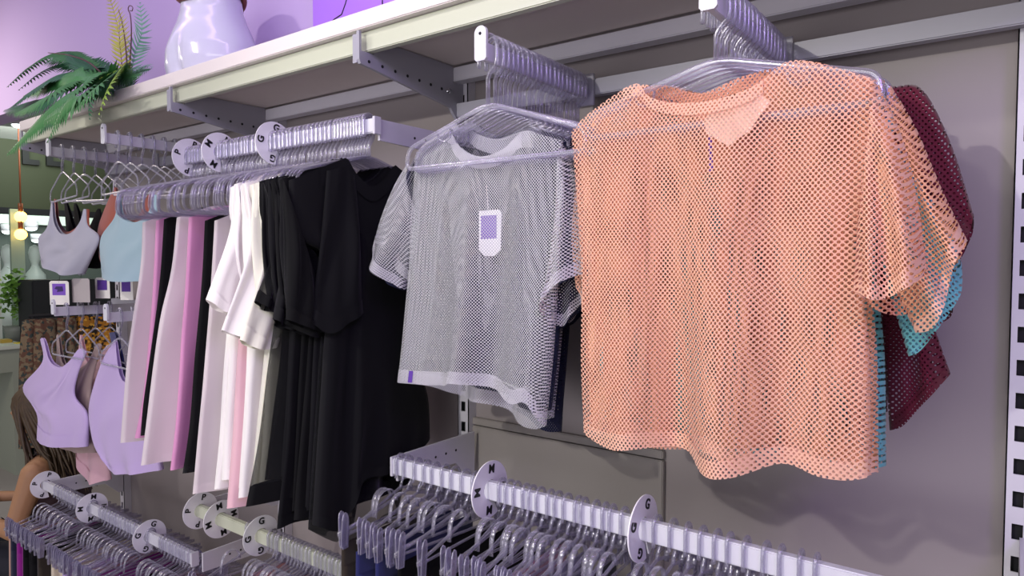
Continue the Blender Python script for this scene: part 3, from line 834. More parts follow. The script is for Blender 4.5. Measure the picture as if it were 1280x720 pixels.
# ------------------------------------------------------------------ garments
class Fr:
    """hanging plane: 'Y' parallel to the wall at y=c, 'X' at right angles to it at x=c"""
    def __init__(s, ax, c): s.ax, s.c = ax, c
    def px(s, p):
        if len(p) == 3: return Vector((p[0], p[1]))       # already in metres (a, z, 0)
        q = onY(p[0], p[1], s.c) if s.ax == 'Y' else onX(p[0], p[1], s.c)
        return Vector((q.x if s.ax == 'Y' else q.y, q.z))
    def w(s, a, z, b):
        return (a, s.c - b, z) if s.ax == 'Y' else (s.c + b, a, z)
def curve2(pts):
    f = curve3([(p.x, p.y, 0) for p in pts])
    return lambda t: Vector((f(t).x, f(t).y))
from mathutils import noise as NZ
class Sheet:
    def __init__(s, fr, L, R, T, B, sgn=1, thick=(0.006, 0.03), amp=0.012, k=3.0, seed=0, ph=0.0, off=0.0, drift=0.5, side=0.5, amp0=0.15, nz=0.008):
        s.nz = nz; s.seed = seed
        s.fr = fr
        l = [fr.px(p) for p in L]; r = [fr.px(p) for p in R]
        t = [l[0]] + [fr.px(p) for p in T] + [r[0]]
        b = [l[-1]] + [fr.px(p) for p in B] + [r[-1]]
        s.L, s.R, s.T, s.B = curve2(l), curve2(r), curve2(t), curve2(b)
        s.c = (l[0], r[0], l[-1], r[-1])
        s.sgn, s.thick, s.amp, s.k, s.ph, s.off, s.drift, s.side, s.amp0 = sgn, thick, amp, k, ph, off, drift, side, amp0
        rr = random.Random(seed)
        s.q = [(rr.uniform(0.6, 1.5) * k, rr.uniform(0, 6.28), rr.uniform(-1, 1) * drift * 3, rr.uniform(0.4, 1.0)) for _ in range(4)]
        s.W = (l[0] - r[0]).length * .5 + (l[-1] - r[-1]).length * .5
        s.H = 0.5 * sum((l[i] - l[i + 1]).length for i in range(len(l) - 1)) + 0.5 * sum((r[i] - r[i + 1]).length for i in range(len(r) - 1))
    def at(s, u, v, infl=0.0):
        p = s.L(v) * (1 - u) + s.R(v) * u + s.T(u) * (1 - v) + s.B(u) * v
        p = p - (s.c[0] * (1 - u) * (1 - v) + s.c[1] * u * (1 - v) + s.c[2] * (1 - u) * v + s.c[3] * u * v)
        e = max(0.0, math.sin(PI * u)) ** s.side
        th = s.thick[0] * (1 - v) + s.thick[1] * v
        f = 0
        for kk, ph, dr, am in s.q: f += am * math.sin(2 * PI * kk * u + ph + dr * v)
        f *= s.amp / 2.2 * (s.amp0 + (1 - s.amp0) * max(0, v) ** 0.8)
        f += s.nz * NZ.noise((u * s.W * 14 + s.seed * 3.1, v * s.H * 7 + u * 3, s.seed * 1.7)) * min(1, 0.25 + 2 * v)
        b = s.off + s.sgn * (th + infl) * e + f * (0.35 + 0.65 * e) + s.sgn * 0
        return s.fr.w(p.x, p.y, b)
    def grid(s, mb, nu=40, nv=40, u0=0, u1=1, v0=0, v1=1, infl=0.0, mat=None):
        P, UV = [], []
        dv = ((s.c[1] - s.c[0]).normalized() + (s.c[3] - s.c[2]).normalized()).normalized()
        for j in range(nv + 1):
            v = v0 + (v1 - v0) * j / nv
            P.append([s.at(u0 + (u1 - u0) * i / nu, v, infl) for i in range(nu + 1)])
            row = []
            for i in range(nu + 1):
                p = P[-1][i]; uu = 2 * (u0 + (u1 - u0) * i / nu) - 1
                b = abs((s.fr.c - p[1]) if s.fr.ax == 'Y' else (p[0] - s.fr.c)) - abs(s.off)
                row.append(((p[0] if s.fr.ax == 'Y' else p[1]) + uu * max(0, b) * 0.6 * dv.x, p[2] + uu * max(0, b) * 0.6 * dv.y))
            UV.append(row)
        mb.grid(P, mat, UV, flip=(s.sgn < 0))
def piece(name, fr, L, R, Tf, Tb, Bf, Bb, mat, parent, nu=40, nv=40, hem=0.0, hemmat=None, collar=None, collar_d=0.05, colmat=None, cname='collar', hemname='hem', hem_at='end', solid=False, **kw):
    """front and back sheet sharing their side seams; children hem / collar on the same thing"""
    a = Sheet(fr, L, R, Tf, Bf, 1, **kw); b = Sheet(fr, L, R, Tb, Bb, -1, **kw)
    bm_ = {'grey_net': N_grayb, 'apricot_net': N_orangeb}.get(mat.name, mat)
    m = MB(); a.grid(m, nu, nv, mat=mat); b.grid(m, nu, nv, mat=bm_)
    o = m.build(name, None, parent, merge=True)
    if hem:
        m = MB(); a.grid(m, nu, 3, v0=1 - hem, v1=1.004, infl=0.0032); b.grid(m, nu, 3, v0=1 - hem, v1=1.004, infl=0.0032)
        m.build(hemname, hemmat or mat, parent, merge=True)
    if collar:
        m = MB(); a.grid(m, 30, 3, u0=collar[0], u1=collar[1], v0=-0.002, v1=collar_d, infl=0.0030); b.grid(m, 30, 3, u0=collar[0], u1=collar[1], v0=-0.002, v1=collar_d, infl=0.0030)
        m.build(cname, colmat or hemmat or mat, parent, merge=True)
    return a, b
def garment(name, label, cat, group, fr, px_top):
    p = onY(px_top[0], px_top[1], fr.c) if fr.ax == 'Y' else onX(px_top[0], px_top[1], fr.c)
    return empty(name, p, label, cat, group)

# ---- grey net shirts
def grey_shirt(y, label, dx=0, dy=0, seed=1, mat=N_gray, mat2=N_gray2, front=True, botL=0, botR=0):
    fr = Fr('Y', y)
    D = lambda pts: [(a + dx, b + dy) for a, b in pts]
    root = garment('net_shirt', label, 'shirt', 'short-sleeved net shirts', fr, (607 + dx, 165 + dy))
    a, b = piece('body', fr,
          D([(520, 193), (516, 260), (513, 340), (507, 410), (500, 476 + botL + (botR - botL) * 0.00)]), D([(704, 176), (706, 240), (700, 330), (694, 430), (684, 532 + botL + (botR - botL) * 1.00)]),
          D([(545, 172), (566, 160), (580, 182), (606, 197), (635, 188), (660, 166), (682, 170)]), D([(545, 172), (572, 156), (590, 166), (613, 172), (638, 164), (656, 162), (682, 170)]),
          D([(540, 478 + botL + (botR - botL) * 0.22), (575, 478 + botL + (botR - botL) * 0.41), (590, 474 + botL + (botR - botL) * 0.49), (630, 486 + botL + (botR - botL) * 0.71), (655, 500 + botL + (botR - botL) * 0.84), (672, 500 + botL + (botR - botL) * 0.93)]), D([(535, 490 + botL + (botR - botL) * 0.19), (560, 500 + botL + (botR - botL) * 0.33), (592, 508 + botL + (botR - botL) * 0.50), (625, 528 + botL + (botR - botL) * 0.68), (660, 538 + botL + (botR - botL) * 0.87)]),
          mat, root, 72, 60, hem=0.055, hemmat=mat2, collar=(0.20, 0.80), collar_d=0.055, thick=(0.016, 0.038), amp=0.022, k=3.1, seed=seed, drift=0.35, amp0=0.1)
    piece('sleeve', fr, D([(518, 196), (498, 230), (480, 272), (470, 306)]), D([(524, 262), (520, 300), (512, 330), (505, 362)]),
          D([(519, 220)]), D([(519, 220)]), D([(478, 326), (492, 346)]), D([(476, 322), (490, 340)]), mat, root, 24, 30, hem=0.12, hemmat=mat2, hemname='cuff', thick=(0.02, 0.030), amp=0.014, k=1.6, seed=seed + 10, off=0.004)
    piece('sleeve', fr, D([(704, 178), (720, 220), (728, 280), (734, 342)]), D([(702, 258), (696, 320), (690, 370), (684, 406)]),
          D([(706, 220)]), D([(706, 220)]), D([(724, 346), (700, 366), (690, 392)]), D([(727, 360), (712, 382), (696, 408)]), mat, root, 24, 34, hem=0.10, hemmat=mat2, hemname='cuff', thick=(0.02, 0.034), amp=0.014, k=1.7, seed=seed + 20, off=0.004)
    return root, a
gs, gfront = grey_shirt(-0.352, 'grey net short-sleeved shirt, frontmost on its arm, with a small purple hem label', seed=4)
# purple hem tab + price tag inside + pin
def flat_px(fr, pts, b, th, name, mat, parent):
    m = MB(); q = [fr.px(p) for p in pts]; n = len(q); base = 0
    for bb in (b, b + th):
        for p in q: m.v.append(fr.w(p.x, p.y, bb))
    m.face(list(range(n))); m.face([n + i for i in range(n)][::-1])
    for i in range(n): m.face((i, (i + 1) % n, n + (i + 1) % n, n + i))
    return m.build(name, mat, parent, smooth=False)
M_tagw = plain('white_card', (236, 232, 228), 0.6); M_tagp = plain('purple_print_tag', (122, 78, 190), 0.6); M_tabp = plain('purple_woven', (88, 52, 150), 0.7)
fg = Fr('Y', -0.352)
def sheet_patch(sh, u0, u1, v0, v1, infl, name, mat, parent):
    m = MB(); sh.grid(m, 6, 6, u0, u1, v0, v1, infl); return m.build(name, mat, parent)
o = sheet_patch(gfront, 0.125, 0.155, 0.945, 0.995, 0.0045, 'hem_label', M_tabp, gs); o['label'] = 'small purple woven hem label'
tg = empty('price_tag', fg.w(*fg.px((608, 235)), 0.0), 'white price tag with purple print seen through the front of the grey net shirt', 'price tag')
flat_px(fg, [(601, 264), (626, 262), (629, 266), (628, 312), (620, 320), (608, 320), (601, 312)], 0.004, 0.0012, 'card', plain('tag_card_bright', (250, 248, 250), 0.6), tg)
flat_px(fg, [(604, 270), (623, 269), (623, 298), (604, 299)], 0.0056, 0.0008, 'print', M_tagp, tg)
m = MB(); m.tube([fg.w(*fg.px((611, 231)), 0.0065), fg.w(*fg.px((613, 263)), 0.0062)], 0.0006, 4); m.build('cord', M_tagw, tg)
grey_shirt(-0.305, 'dark navy net shirt directly behind the front grey one, seen in its neck', dx=4, dy=2, seed=15, mat=N_navy, mat2=N_navy, botL=-16, botR=-22)
grey_shirt(-0.262, 'second grey net shirt, its hem strip showing right of the front grey one', dx=9, dy=-4, seed=9, botL=-22, botR=-6)
grey_shirt(-0.215, 'dark navy net shirt nearest the wall, showing below the grey hems at right', dx=15, dy=-2, seed=18, mat=N_navy, mat2=N_navy, botL=-40, botR=12)

# ---- apricot net shirts
def apricot(y, label, seed, mat, mat2, dx=0, dy=0, sl=None, bot=0, leftsleeve=True, cl=True):
    fr = Fr('Y', y); D = lambda pts: [(a + dx, b + dy) for a, b in pts]
    root = garment('net_shirt', label, 'shirt', 'short-sleeved net shirts', fr, (885 + dx, 120 + dy))
    a, b = piece('body', fr,
          D([(714, 166), (721, 250), (727, 340), (727, 440), (731, 538 + bot)]), D([(1096, 100), (1094, 180), (1076, 300), (1086, 440), (1088, 596 + bot)]),
          D([(742, 142), (800, 108), (815, 122), (845, 131), (895, 130), (945, 113), (990, 79), (1050, 88)]), D([(742, 142), (800, 107), (826, 104), (872, 113), (925, 92), (986, 78), (1050, 88)]),
          D([(770, 552 + bot), (815, 553 + bot), (860, 560 + bot), (900, 577 + bot), (940, 580 + bot), (985, 574 + bot), (1025, 590 + bot), (1060, 597 + bot)]), D([(770, 546 + bot), (830, 556 + bot), (880, 560 + bot), (960, 566 + bot), (1040, 584 + bot)]),
          mat, root, 84, 70, hem=0.045, hemmat=mat2, collar=(0.235, 0.70), collar_d=0.035, thick=(0.018, 0.042), amp=0.030, k=3.0, seed=seed, drift=0.5, amp0=0.15)
    if sl is None:
        sl = ([(1098, 102), (1128, 170), (1148, 250), (1158, 336)], [(1082, 236), (1074, 290), (1068, 362)], [(1092, 160)], [(1150, 352), (1110, 372), (1084, 366)], [(1155, 360), (1125, 396), (1090, 386)])
    piece('sleeve', fr, D(sl[0]), D(sl[1]), D(sl[2]), D(sl[2]), D(sl[3]), D(sl[4]), mat, root, 30, 40, hem=0.09, hemmat=mat2, hemname='cuff', thick=(0.022, 0.038), amp=0.020, k=1.7, seed=seed + 5, off=0.012)
    if leftsleeve:
        piece('sleeve', fr, D([(716, 172), (702, 230), (698, 300), (704, 356)]), D([(732, 262), (742, 330), (738, 404)]), D([(722, 215)]), D([(722, 215)]),
              D([(714, 372), (728, 398)]), D([(714, 364), (728, 386)]), mat, root, 24, 30, hem=0.09, hemmat=mat2, hemname='cuff', thick=(0.012, 0.018), amp=0.010, k=1.6, seed=seed + 6, off=-0.045)
    return root, a
ap, apf = apricot(-0.375, 'large apricot net short-sleeved shirt at the front of the right arm', 31, N_orange, N_orange2)
fa = Fr('Y', -0.375)
tg = empty('price_tag', fa.w(*fa.px((920, 120)), 0.0), 'pale price card seen through the upper chest of the apricot net shirt', 'price tag')
flat_px(fa, [(884, 150), (905, 132), (950, 118), (966, 128), (940, 165), (914, 184), (886, 168)], 0.010, 0.001, 'card', plain('peach_card', (250, 222, 202), 0.6), tg)
flat_px(fa, [(889, 172), (893, 172), (895, 215), (890, 215)], 0.010, 0.001, 'string_strip', M_tabp, tg)
SL2 = ([(1104, 106), (1136, 160), (1170, 240), (1200, 300)], [(1086, 260), (1098, 330), (1136, 414)], [(1098, 170)], [(1192, 318), (1180, 350), (1174, 382), (1160, 406)], [(1186, 330), (1168, 372), (1150, 408)])
apricot(-0.325, 'second apricot net shirt, its sleeve and hem showing right of the front one', 37, N_oranged, N_orange2, 10, 1, SL2, -6, False)
SL3 = ([(1090, 150), (1120, 200), (1164, 270), (1182, 318)], [(1074, 260), (1086, 330), (1116, 432)], [(1082, 190)], [(1184, 340), (1178, 364), (1136, 420)], [(1176, 350), (1160, 376), (1128, 424)])
apricot(-0.270, 'teal net shirt mostly hidden behind the apricot shirts', 43, N_teal, N_teal, 21, 12, SL3, -28, False)
SL4 = ([(1104, 108), (1140, 112), (1176, 180), (1204, 268)], [(1090, 260), (1120, 320), (1172, 346)], [(1098, 170)], [(1202, 282), (1194, 306), (1182, 330)], [(1200, 290), (1190, 312), (1178, 336)])
apricot(-0.215, 'maroon net shirt with its shoulder showing above the apricot sleeve', 47, N_maroon, N_maroon2, 14, 2, SL4, -60, False)
SL5 = ([(1104, 118), (1140, 170), (1160, 240), (1170, 310)], [(1090, 300), (1100, 380), (1130, 400)], [(1098, 190)], [(1174, 330), (1172, 380), (1150, 396)], [(1170, 340), (1160, 384), (1146, 396)])
r5, _ = apricot(-0.165, 'maroon net shirt nearest the wall with a flared hem below the apricot sleeve', 53, N_maroon, N_maroon2, 22, 8, SL5, -90, False)
f5 = Fr('Y', -0.185)
piece('side_flare', f5, [(1096, 330), (1104, 430), (1112, 538)], [(1146, 340), (1168, 410), (1188, 468)], [(1120, 334)], [(1120, 334)], [(1130, 530), (1150, 508), (1165, 492)], [(1130, 524), (1150, 500), (1165, 486)], N_maroon, r5, 24, 24, hem=0.08, hemmat=N_maroon2, thick=(0.006, 0.02), amp=0.012, k=1.6, seed=3)

# ---- tops on the upper rail, hung at right angles to the wall
YB = -0.13
def side_top(x, label, mat, L, R=None, top=None, hem=None, seed=1, name='t_shirt', group='tops on the upper rail', cat='t-shirt', hem_h=0.03, sleeve=None, k=2.6, amp=0.014, hemmat=None, rsleeve=None, hem_b=None, th=(0.004, 0.012), topb=None, collar=None, raw=False):
    fr = Fr('X', x)
    if name == 't_shirt':
        L = [(-0.518, 1.752, 0), (-0.517, 1.688, 0), (-0.495, 1.640, 0)] + list(L[1:])
        if R is None: zb_ = fr.px(L[-1]).y; R = [(-0.122, 1.752, 0), (-0.121, 1.688, 0), (-0.118, 1.5, 0), (-0.12, zb_, 0)]
        else: R = [(-0.122, 1.752, 0), (-0.122, 1.688, 0)] + list(R[1:])
        rj = random.Random(int(-x * 1000)); jy = rj.uniform(-0.010, 0.006); jz = rj.uniform(-0.004, 0.006)
        L[0] = (-0.518 + jy, 1.752 + jz, 0)
        if sleeve is None: sleeve = ([0, (-0.522, 1.63, 0), (-0.508 + jy * 2, 1.50 + jz * 6, 0)], [0, (-0.43, 1.47, 0)], [0], [(-0.47, 1.465, 0)])
        if not raw: sleeve = ([L[0]] + list(sleeve[0][1:]), [(-0.455, 1.56, 0)] + list(sleeve[1][1:]), [(-0.505, 1.68, 0)], sleeve[3])
        top = [(-0.46, 1.774, 0), (-0.395, 1.803, 0), (-0.385, 1.806, 0), (-0.36, 1.775, 0), (-0.32, 1.755, 0), (-0.28, 1.775, 0), (-0.255, 1.806, 0), (-0.245, 1.803, 0), (-0.18, 1.774, 0)]
        topb = [(-0.46, 1.774, 0), (-0.395, 1.803, 0), (-0.385, 1.806, 0), (-0.355, 1.778, 0), (-0.32, 1.764, 0), (-0.285, 1.778, 0), (-0.255, 1.806, 0), (-0.245, 1.803, 0), (-0.18, 1.774, 0)]
        th = (0.008, th[1])
    zt = fr.px(L[0]).y
    if R is None:
        zb = fr.px(L[-1]).y
        R = [(YB, zt, 0), (YB - 0.01, zt * .5 + zb * .5, 0), (YB - 0.005, zb, 0)]
    if top is None:
        a0 = fr.px(L[0]).x
        top = [(a0 * .7 + YB * .3, zt + 0.035, 0), (a0 * .6 + YB * .4, zt + 0.02, 0), (a0 * .5 + YB * .5, zt + 0.0, 0), (a0 * .4 + YB * .6, zt + 0.02, 0), (a0 * .3 + YB * .7, zt + 0.035, 0)]
    if hem is None: hem = [((fr.px(L[-1]).x + fr.px(R[-1]).x) / 2, (fr.px(L[-1]).y + fr.px(R[-1]).y) / 2 - 0.006, 0)]
    root = garment(name, label, cat, group, fr, L[0])
    piece('body', fr, L, R, top, topb or top, hem, hem_b or hem, mat, root, 34, 40, hem=hem_h, hemmat=hemmat, thick=th, amp=amp, k=k, seed=seed, collar=collar, amp0=0.05)
    for s_ in (sleeve, rsleeve):
        if s_:
            piece('sleeve', fr, s_[0], s_[1], s_[2], s_[2], s_[3], s_[4] if len(s_) > 4 else s_[3], mat, root, 16, 26, hem=0.10, hemmat=hemmat, hemname='cuff', thick=(0.008, 0.013), amp=0.012, k=1.6, seed=seed + 3, off=0.010, nz=0.014)
    return root
# far tank tops
side_top(-1.78, 'blush white tank top at the far left end of the upper rail', C_wsheer, [(178, 278), (176, 330), (166, 400), (158, 460), (151, 554)], name='tank_top', cat='tank top', seed=61)
side_top(-1.735, 'white tank top with pink armhole, second from the left on the upper rail', C_pink, [(195, 276), (192, 340), (186, 420), (178, 500), (168, 548)], name='tank_top', cat='tank top', seed=62)
side_top(-1.68, 'narrow black tank top between the two far white tanks', C_black, [(205, 274), (200, 350), (190, 430), (180, 500), (176, 545)], name='tank_top', cat='tank top', seed=63, hemmat=C_bsheer)
side_top(-1.62, 'white tank top just right of the narrow black tank', C_wsheer, [(221, 272), (214, 340), (200, 400), (190, 470), (176, 582)], name='tank_top', cat='tank top', seed=64)
side_top(-1.575, 'soft pink tank top left of the second black tank', C_pink, [(236, 272), (232, 350), (226, 430), (220, 520), (212, 588)], name='tank_top', cat='tank top', seed=65)
side_top(-1.53, 'black tank top between the pink tank and the white tops', C_black, [(256, 276), (252, 350), (244, 440), (238, 520), (228, 592)], name='tank_top', cat='tank top', seed=66, hemmat=C_bsheer)
side_top(-1.475, 'long blush white top right of the second black tank', C_wsheer, [(268, 276), (264, 350), (258, 430), (250, 520), (241, 618)], name='tank_top', cat='tank top', seed=67)
side_top(-1.302, 'ivory short-sleeved top with its cuff hanging at the left', C_white, [(296, 240), (292, 330), (282, 430), (276, 530), (268, 612)], seed=68,
         sleeve=([(300, 236), (284, 290), (254, 374)], [(304, 330), (300, 370), (292, 396)], [(302, 280)], [(270, 388)]))
side_top(-1.272, 'blush top with a pink hem under the ivory tops', C_bpink, [(308, 236), (306, 330), (298, 430), (292, 530), (284, 636)], seed=69, name='tank_top', cat='tank top')
side_top(-1.242, 'ivory short-sleeved top with wide folded cuff beside the black tops', C_white, [(330, 226), (322, 320), (312, 430), (304, 530), (296, 622)], seed=70,
         sleeve=([(328, 228), (306, 310), (274, 412)], [(342, 330), (336, 380), (318, 428)], [(336, 280)], [(296, 422)]))
side_top(-1.212, 'cream short-sleeved top directly left of the black tops', C_cream, [(350, 220), (344, 320), (336, 430), (330, 530), (322, 628)], seed=71,
         sleeve=([(346, 224), (326, 320), (296, 424)], [(362, 330), (356, 390), (340, 432)], [(354, 280)], [(318, 436)]))
# black tops
for x_, mt_, lb_, e0, e1, z1 in ((-1.288, C_white, 'ivory top half hidden behind the first short-sleeved ivory top', 292, 276, 600), (-1.257, C_white, 'ivory top between the blush top and the wide-cuffed ivory top', 314, 298, 610), (-1.227, C_cream, 'cream top just behind the wide-cuffed ivory top', 336, 314, 622),
        (-1.194, C_black, 'black top squeezed between the cream top and the sheer tulle top', 356, 330, 600), (-1.172, C_black2, 'black top just right of the sheer tulle top', 366, 350, 620), (-1.152, C_black, 'black top behind the third black t-shirt', 382, 366, 640), (-1.132, C_black2, 'black top between the third black t-shirt and the trailing tail top', 398, 382, 640), (-1.113, C_black, 'black top hidden directly behind the frontmost black t-shirt', 412, 396, 630)):
    side_top(x_, lb_, mt_, [(e0, 230), (e0 - 2, 330), (e0 - 5, 430), (e1, z1)], seed=int(-x_ * 500), R=([(500, 228), (516, 330), (518, 450), (512, 560)] if x_ > -1.18 else None))
side_top(-1.183, 'sheer black tulle top with a wide hem band, leftmost of the black tops', C_bsheer, [(362, 215), (352, 330), (336, 450), (322, 560), (308, 634)], seed=72, hemmat=C_black, hem_h=0.06,
         sleeve=([(356, 216), (340, 300), (317, 376)], [(372, 320), (366, 350), (350, 392)], [(364, 270)], [(332, 388)]))
side_top(-1.162, 'black t-shirt with sleeve, second from the left of the black tops', C_black2, [(374, 210), (368, 330), (362, 450), (356, 560), (346, 662)], seed=73,
         sleeve=([(368, 212), (350, 300), (335, 398)], [(392, 320), (388, 360), (376, 412)], [(382, 260)], [(354, 412)]), amp=0.02)
side_top(-1.142, 'black t-shirt with drooping cuff, third from the left of the black tops', C_black, [(392, 208), (388, 330), (384, 450), (374, 560), (366, 650)], seed=74,
         sleeve=([(388, 210), (372, 300), (352, 404)], [(420, 320), (418, 370), (404, 418)], [(404, 260)], [(378, 420)]), amp=0.02)
side_top(-1.123, 'black sheer-hemmed top with a trailing tail, second from the right of the black tops', C_bsheer, [(405, 212), (402, 330), (398, 470), (390, 580), (386, 662)], R=[(500, 228), (512, 330), (515, 450), (500, 560), (488, 600)],
         top=[(440, 206), (460, 226), (486, 214)], hem=[(410, 674), (440, 676), (462, 668), (476, 656), (490, 640)], hem_b=[(410, 670), (436, 660), (452, 630), (470, 610)], seed=75, hemmat=C_bsheer, amp=0.02)
side_top(-1.102, 'black t-shirt, frontmost at the right end, hanger showing in its neck', C_black2, [(412, 212), (408, 330), (402, 450), (394, 560), (388, 655)], R=[(503, 232), (520, 330), (526, 450), (536, 500), (538, 548)],
         top=[(428, 206), (443, 204), (452, 226), (470, 233), (484, 222), (487, 212), (494, 220)], topb=[(428, 206), (443, 203), (456, 210), (470, 213), (480, 210), (487, 212), (494, 220)],
         hem=[(420, 662), (432, 640), (446, 600), (476, 590), (500, 566), (520, 558)], seed=76, collar=(0.16, 0.86),
         raw=True, sleeve=([(404, 214), (396, 300), (384, 404)], [(440, 222), (447, 310), (452, 388)], [(424, 210)], [(404, 416), (430, 400)]),
         rsleeve=([(502, 230), (516, 262), (530, 300)], [(498, 320), (508, 350), (516, 372)], [(500, 270)], [(526, 340)]), amp=0.022, th=(0.006, 0.018))

# ---- crop tops and tanks on the left arms
def small_top(y, label, mat, L, R, T, B, seed, name='sports_bra', cat='sports bra', trim=None, collar=None, Tb=None, **k):
    fr = Fr('Y', y); root = garment(name, label, cat, 'crop tops and tanks on the left arms', fr, L[0])
    kw = dict(thick=(0.006, 0.03), amp=0.010, k=2.0, seed=seed); kw.update(k)
    piece('body', fr, L, R, T, Tb or T, B, B, mat, root, 48, 34, hem=0.10, collar=collar, colmat=trim or mat, cname='neck_binding', collar_d=0.06, **kw)
    return root
NK = lambda x0, y0, x1, y1, d: [(x0 + 4, y0), (x0 + (x1 - x0) * .30, (y0 + y1) / 2 + d * .8), (x0 + (x1 - x0) * .5, (y0 + y1) / 2 + d), (x0 + (x1 - x0) * .72, (y0 + y1) / 2 + d * .75), (x1 - 4, y1)]
small_top(-0.352, 'dove grey crop top with rust neck trim, upper left arm', C_bgrey, [(64, 252), (60, 284), (50, 300), (55, 330)], [(108, 262), (110, 282), (124, 300), (102, 342)], [(67, 253), (69, 276), (76, 290), (85, 293), (95, 288), (102, 276), (105, 262)], [(72, 336), (90, 344)], 81)
small_top(-0.318, 'rust-trimmed inner crop top behind the dove grey one', C_rust, [(67, 250), (66, 280), (60, 300), (56, 334)], [(112, 262), (112, 282), (118, 300), (98, 334)], [(70, 250), (72, 272), (78, 286), (87, 290), (98, 284), (105, 272), (108, 262)], [(76, 336)], 82)
small_top(-0.285, 'black crop top behind the dove grey one', C_black, [(80, 254), (82, 280), (84, 300), (86, 330)], [(126, 262), (128, 282), (134, 300), (130, 334)], NK(80, 254, 126, 262, 34), [(104, 336)], 83)
small_top(-0.25, 'black crop top with rust trim, last on the dove grey top arm', C_black, [(92, 256), (92, 280), (92, 300), (94, 324)], [(136, 260), (136, 280), (138, 300), (136, 326)], NK(92, 256, 136, 260, 34), [(114, 330)], 84, trim=C_rust)
small_top(-0.352, 'pale blue crop top on the upper arm beside the tank tops', C_blue, [(146, 240), (143, 270), (124, 300), (128, 346)], [(196, 244), (198, 270), (206, 300), (200, 350)], [(149, 240), (151, 262), (158, 274), (170, 278), (182, 272), (190, 258), (192, 244)], [(160, 352)], 85)
small_top(-0.31, 'rust crop top just behind the pale blue one', C_rust, [(142, 236), (130, 262), (122, 290), (126, 318)], [(190, 244), (192, 270), (198, 300), (194, 340)], NK(142, 236, 190, 244, 36), [(160, 344)], 86)
small_top(-0.352, 'lavender cropped tank, leftmost on the lower arms', C_lav, [(50, 424), (53, 452), (29, 484), (46, 515), (48, 546)], [(108, 440), (98, 468), (94, 496), (110, 520), (110, 558)], [(56, 424), (64, 450), (77, 459), (88, 452), (100, 436)], [(62, 553), (86, 557)], 88, name='tank_top', cat='tank top')
small_top(-0.31, 'beige cropped tank behind the leftmost lavender one', C_beige, [(70, 420), (70, 450), (66, 484), (70, 540)], [(128, 432), (120, 460), (114, 500), (120, 566)], [(74, 420), (80, 452), (96, 462), (112, 452), (122, 430)], [(96, 560)], 89, name='tank_top', cat='tank top')
small_top(-0.26, 'blush tank with the rear strap, last behind the leftmost lavender tank', C_bpink, [(100, 420), (98, 450), (94, 484), (100, 540)], [(138, 432), (134, 460), (130, 500), (136, 600)], [(103, 420), (108, 446), (118, 456), (128, 446), (134, 432)], [(118, 598)], 90, name='tank_top', cat='tank top')
small_top(-0.352, 'lavender tank with deep armhole beside the white tank tops', C_lav, [(141, 428), (126, 456), (112, 508), (118, 548), (136, 572)], [(196, 436), (192, 470), (192, 520), (196, 560), (200, 588)], [(146, 427), (152, 470), (166, 478), (182, 466), (190, 436)], [(150, 588), (170, 590)], 91, name='tank_top', cat='tank top', amp=0.014)
small_top(-0.31, 'navy strapped tank behind the second lavender tank', C_nav, [(136, 416), (142, 450), (140, 500), (146, 560)], [(190, 430), (188, 470), (190, 520), (192, 560)], [(146, 418), (152, 452), (166, 470), (176, 456), (184, 430)], [(168, 566)], 92, name='tank_top', cat='tank top')

# price tags hanging from the upper crop tops
M_tagg = plain('grey_card', (176, 168, 168), 0.6)
for i, (cx, cy, wdt, ht, y, lab, mt, pr) in enumerate(((74, 366, 24, 30, -0.36, 'white price tag with a purple square above the lower left arm', M_tagw, True), (101, 363, 22, 30, -0.345, 'plain grey back of a price tag beside the white tag', M_tagg, False), (128, 360, 18, 26, -0.30, 'cream price tag with dark print below the black crop top', M_tagw, True), (158, 362, 16, 26, -0.30, 'cream price tag below the pale blue crop top', M_tagw, True))):
    fr = Fr('Y', y); tgm = empty('price_tag', fr.w(*fr.px((cx, cy - ht)), 0), lab, 'price tag', 'price tags by the crop tops')
    flat_px(fr, [(cx - wdt / 2, cy - ht / 2 + 2), (cx - wdt / 2 + 2, cy - ht / 2), (cx + wdt / 2 - 2, cy - ht / 2), (cx + wdt / 2, cy - ht / 2 + 2), (cx + wdt / 2 + 1, cy + ht / 2), (cx - wdt / 2 + 1, cy + ht / 2)], 0, 0.001, 'card', mt, tgm)
    if pr: flat_px(fr, [(cx - wdt * .34, cy - ht * .38), (cx + wdt * .34, cy - ht * .38), (cx + wdt * .36, cy + ht * .1), (cx - wdt * .32, cy + ht * .1)], 0.0012, 0.0006, 'print', M_tagp if i == 0 else M_tabp, tgm)
    if i == 0: flat_px(fr, [(cx - 5, cy - 5), (cx - 3, cy - 8), (cx + 5, cy - 8), (cx + 6, cy - 2), (cx - 2, cy - 1), (cx - 1, cy - 4)], 0.002, 0.0005, 'logo', plain('dark_violet', (46, 24, 92), 0.6), tgm)
    m = MB(); m.tube([fr.w(*fr.px((cx, cy - ht / 2 + 2)), 0.001), fr.w(*fr.px((cx - 2, cy - ht)), -0.01)], 0.0007, 4); m.build('cord', M_dark, tgm)

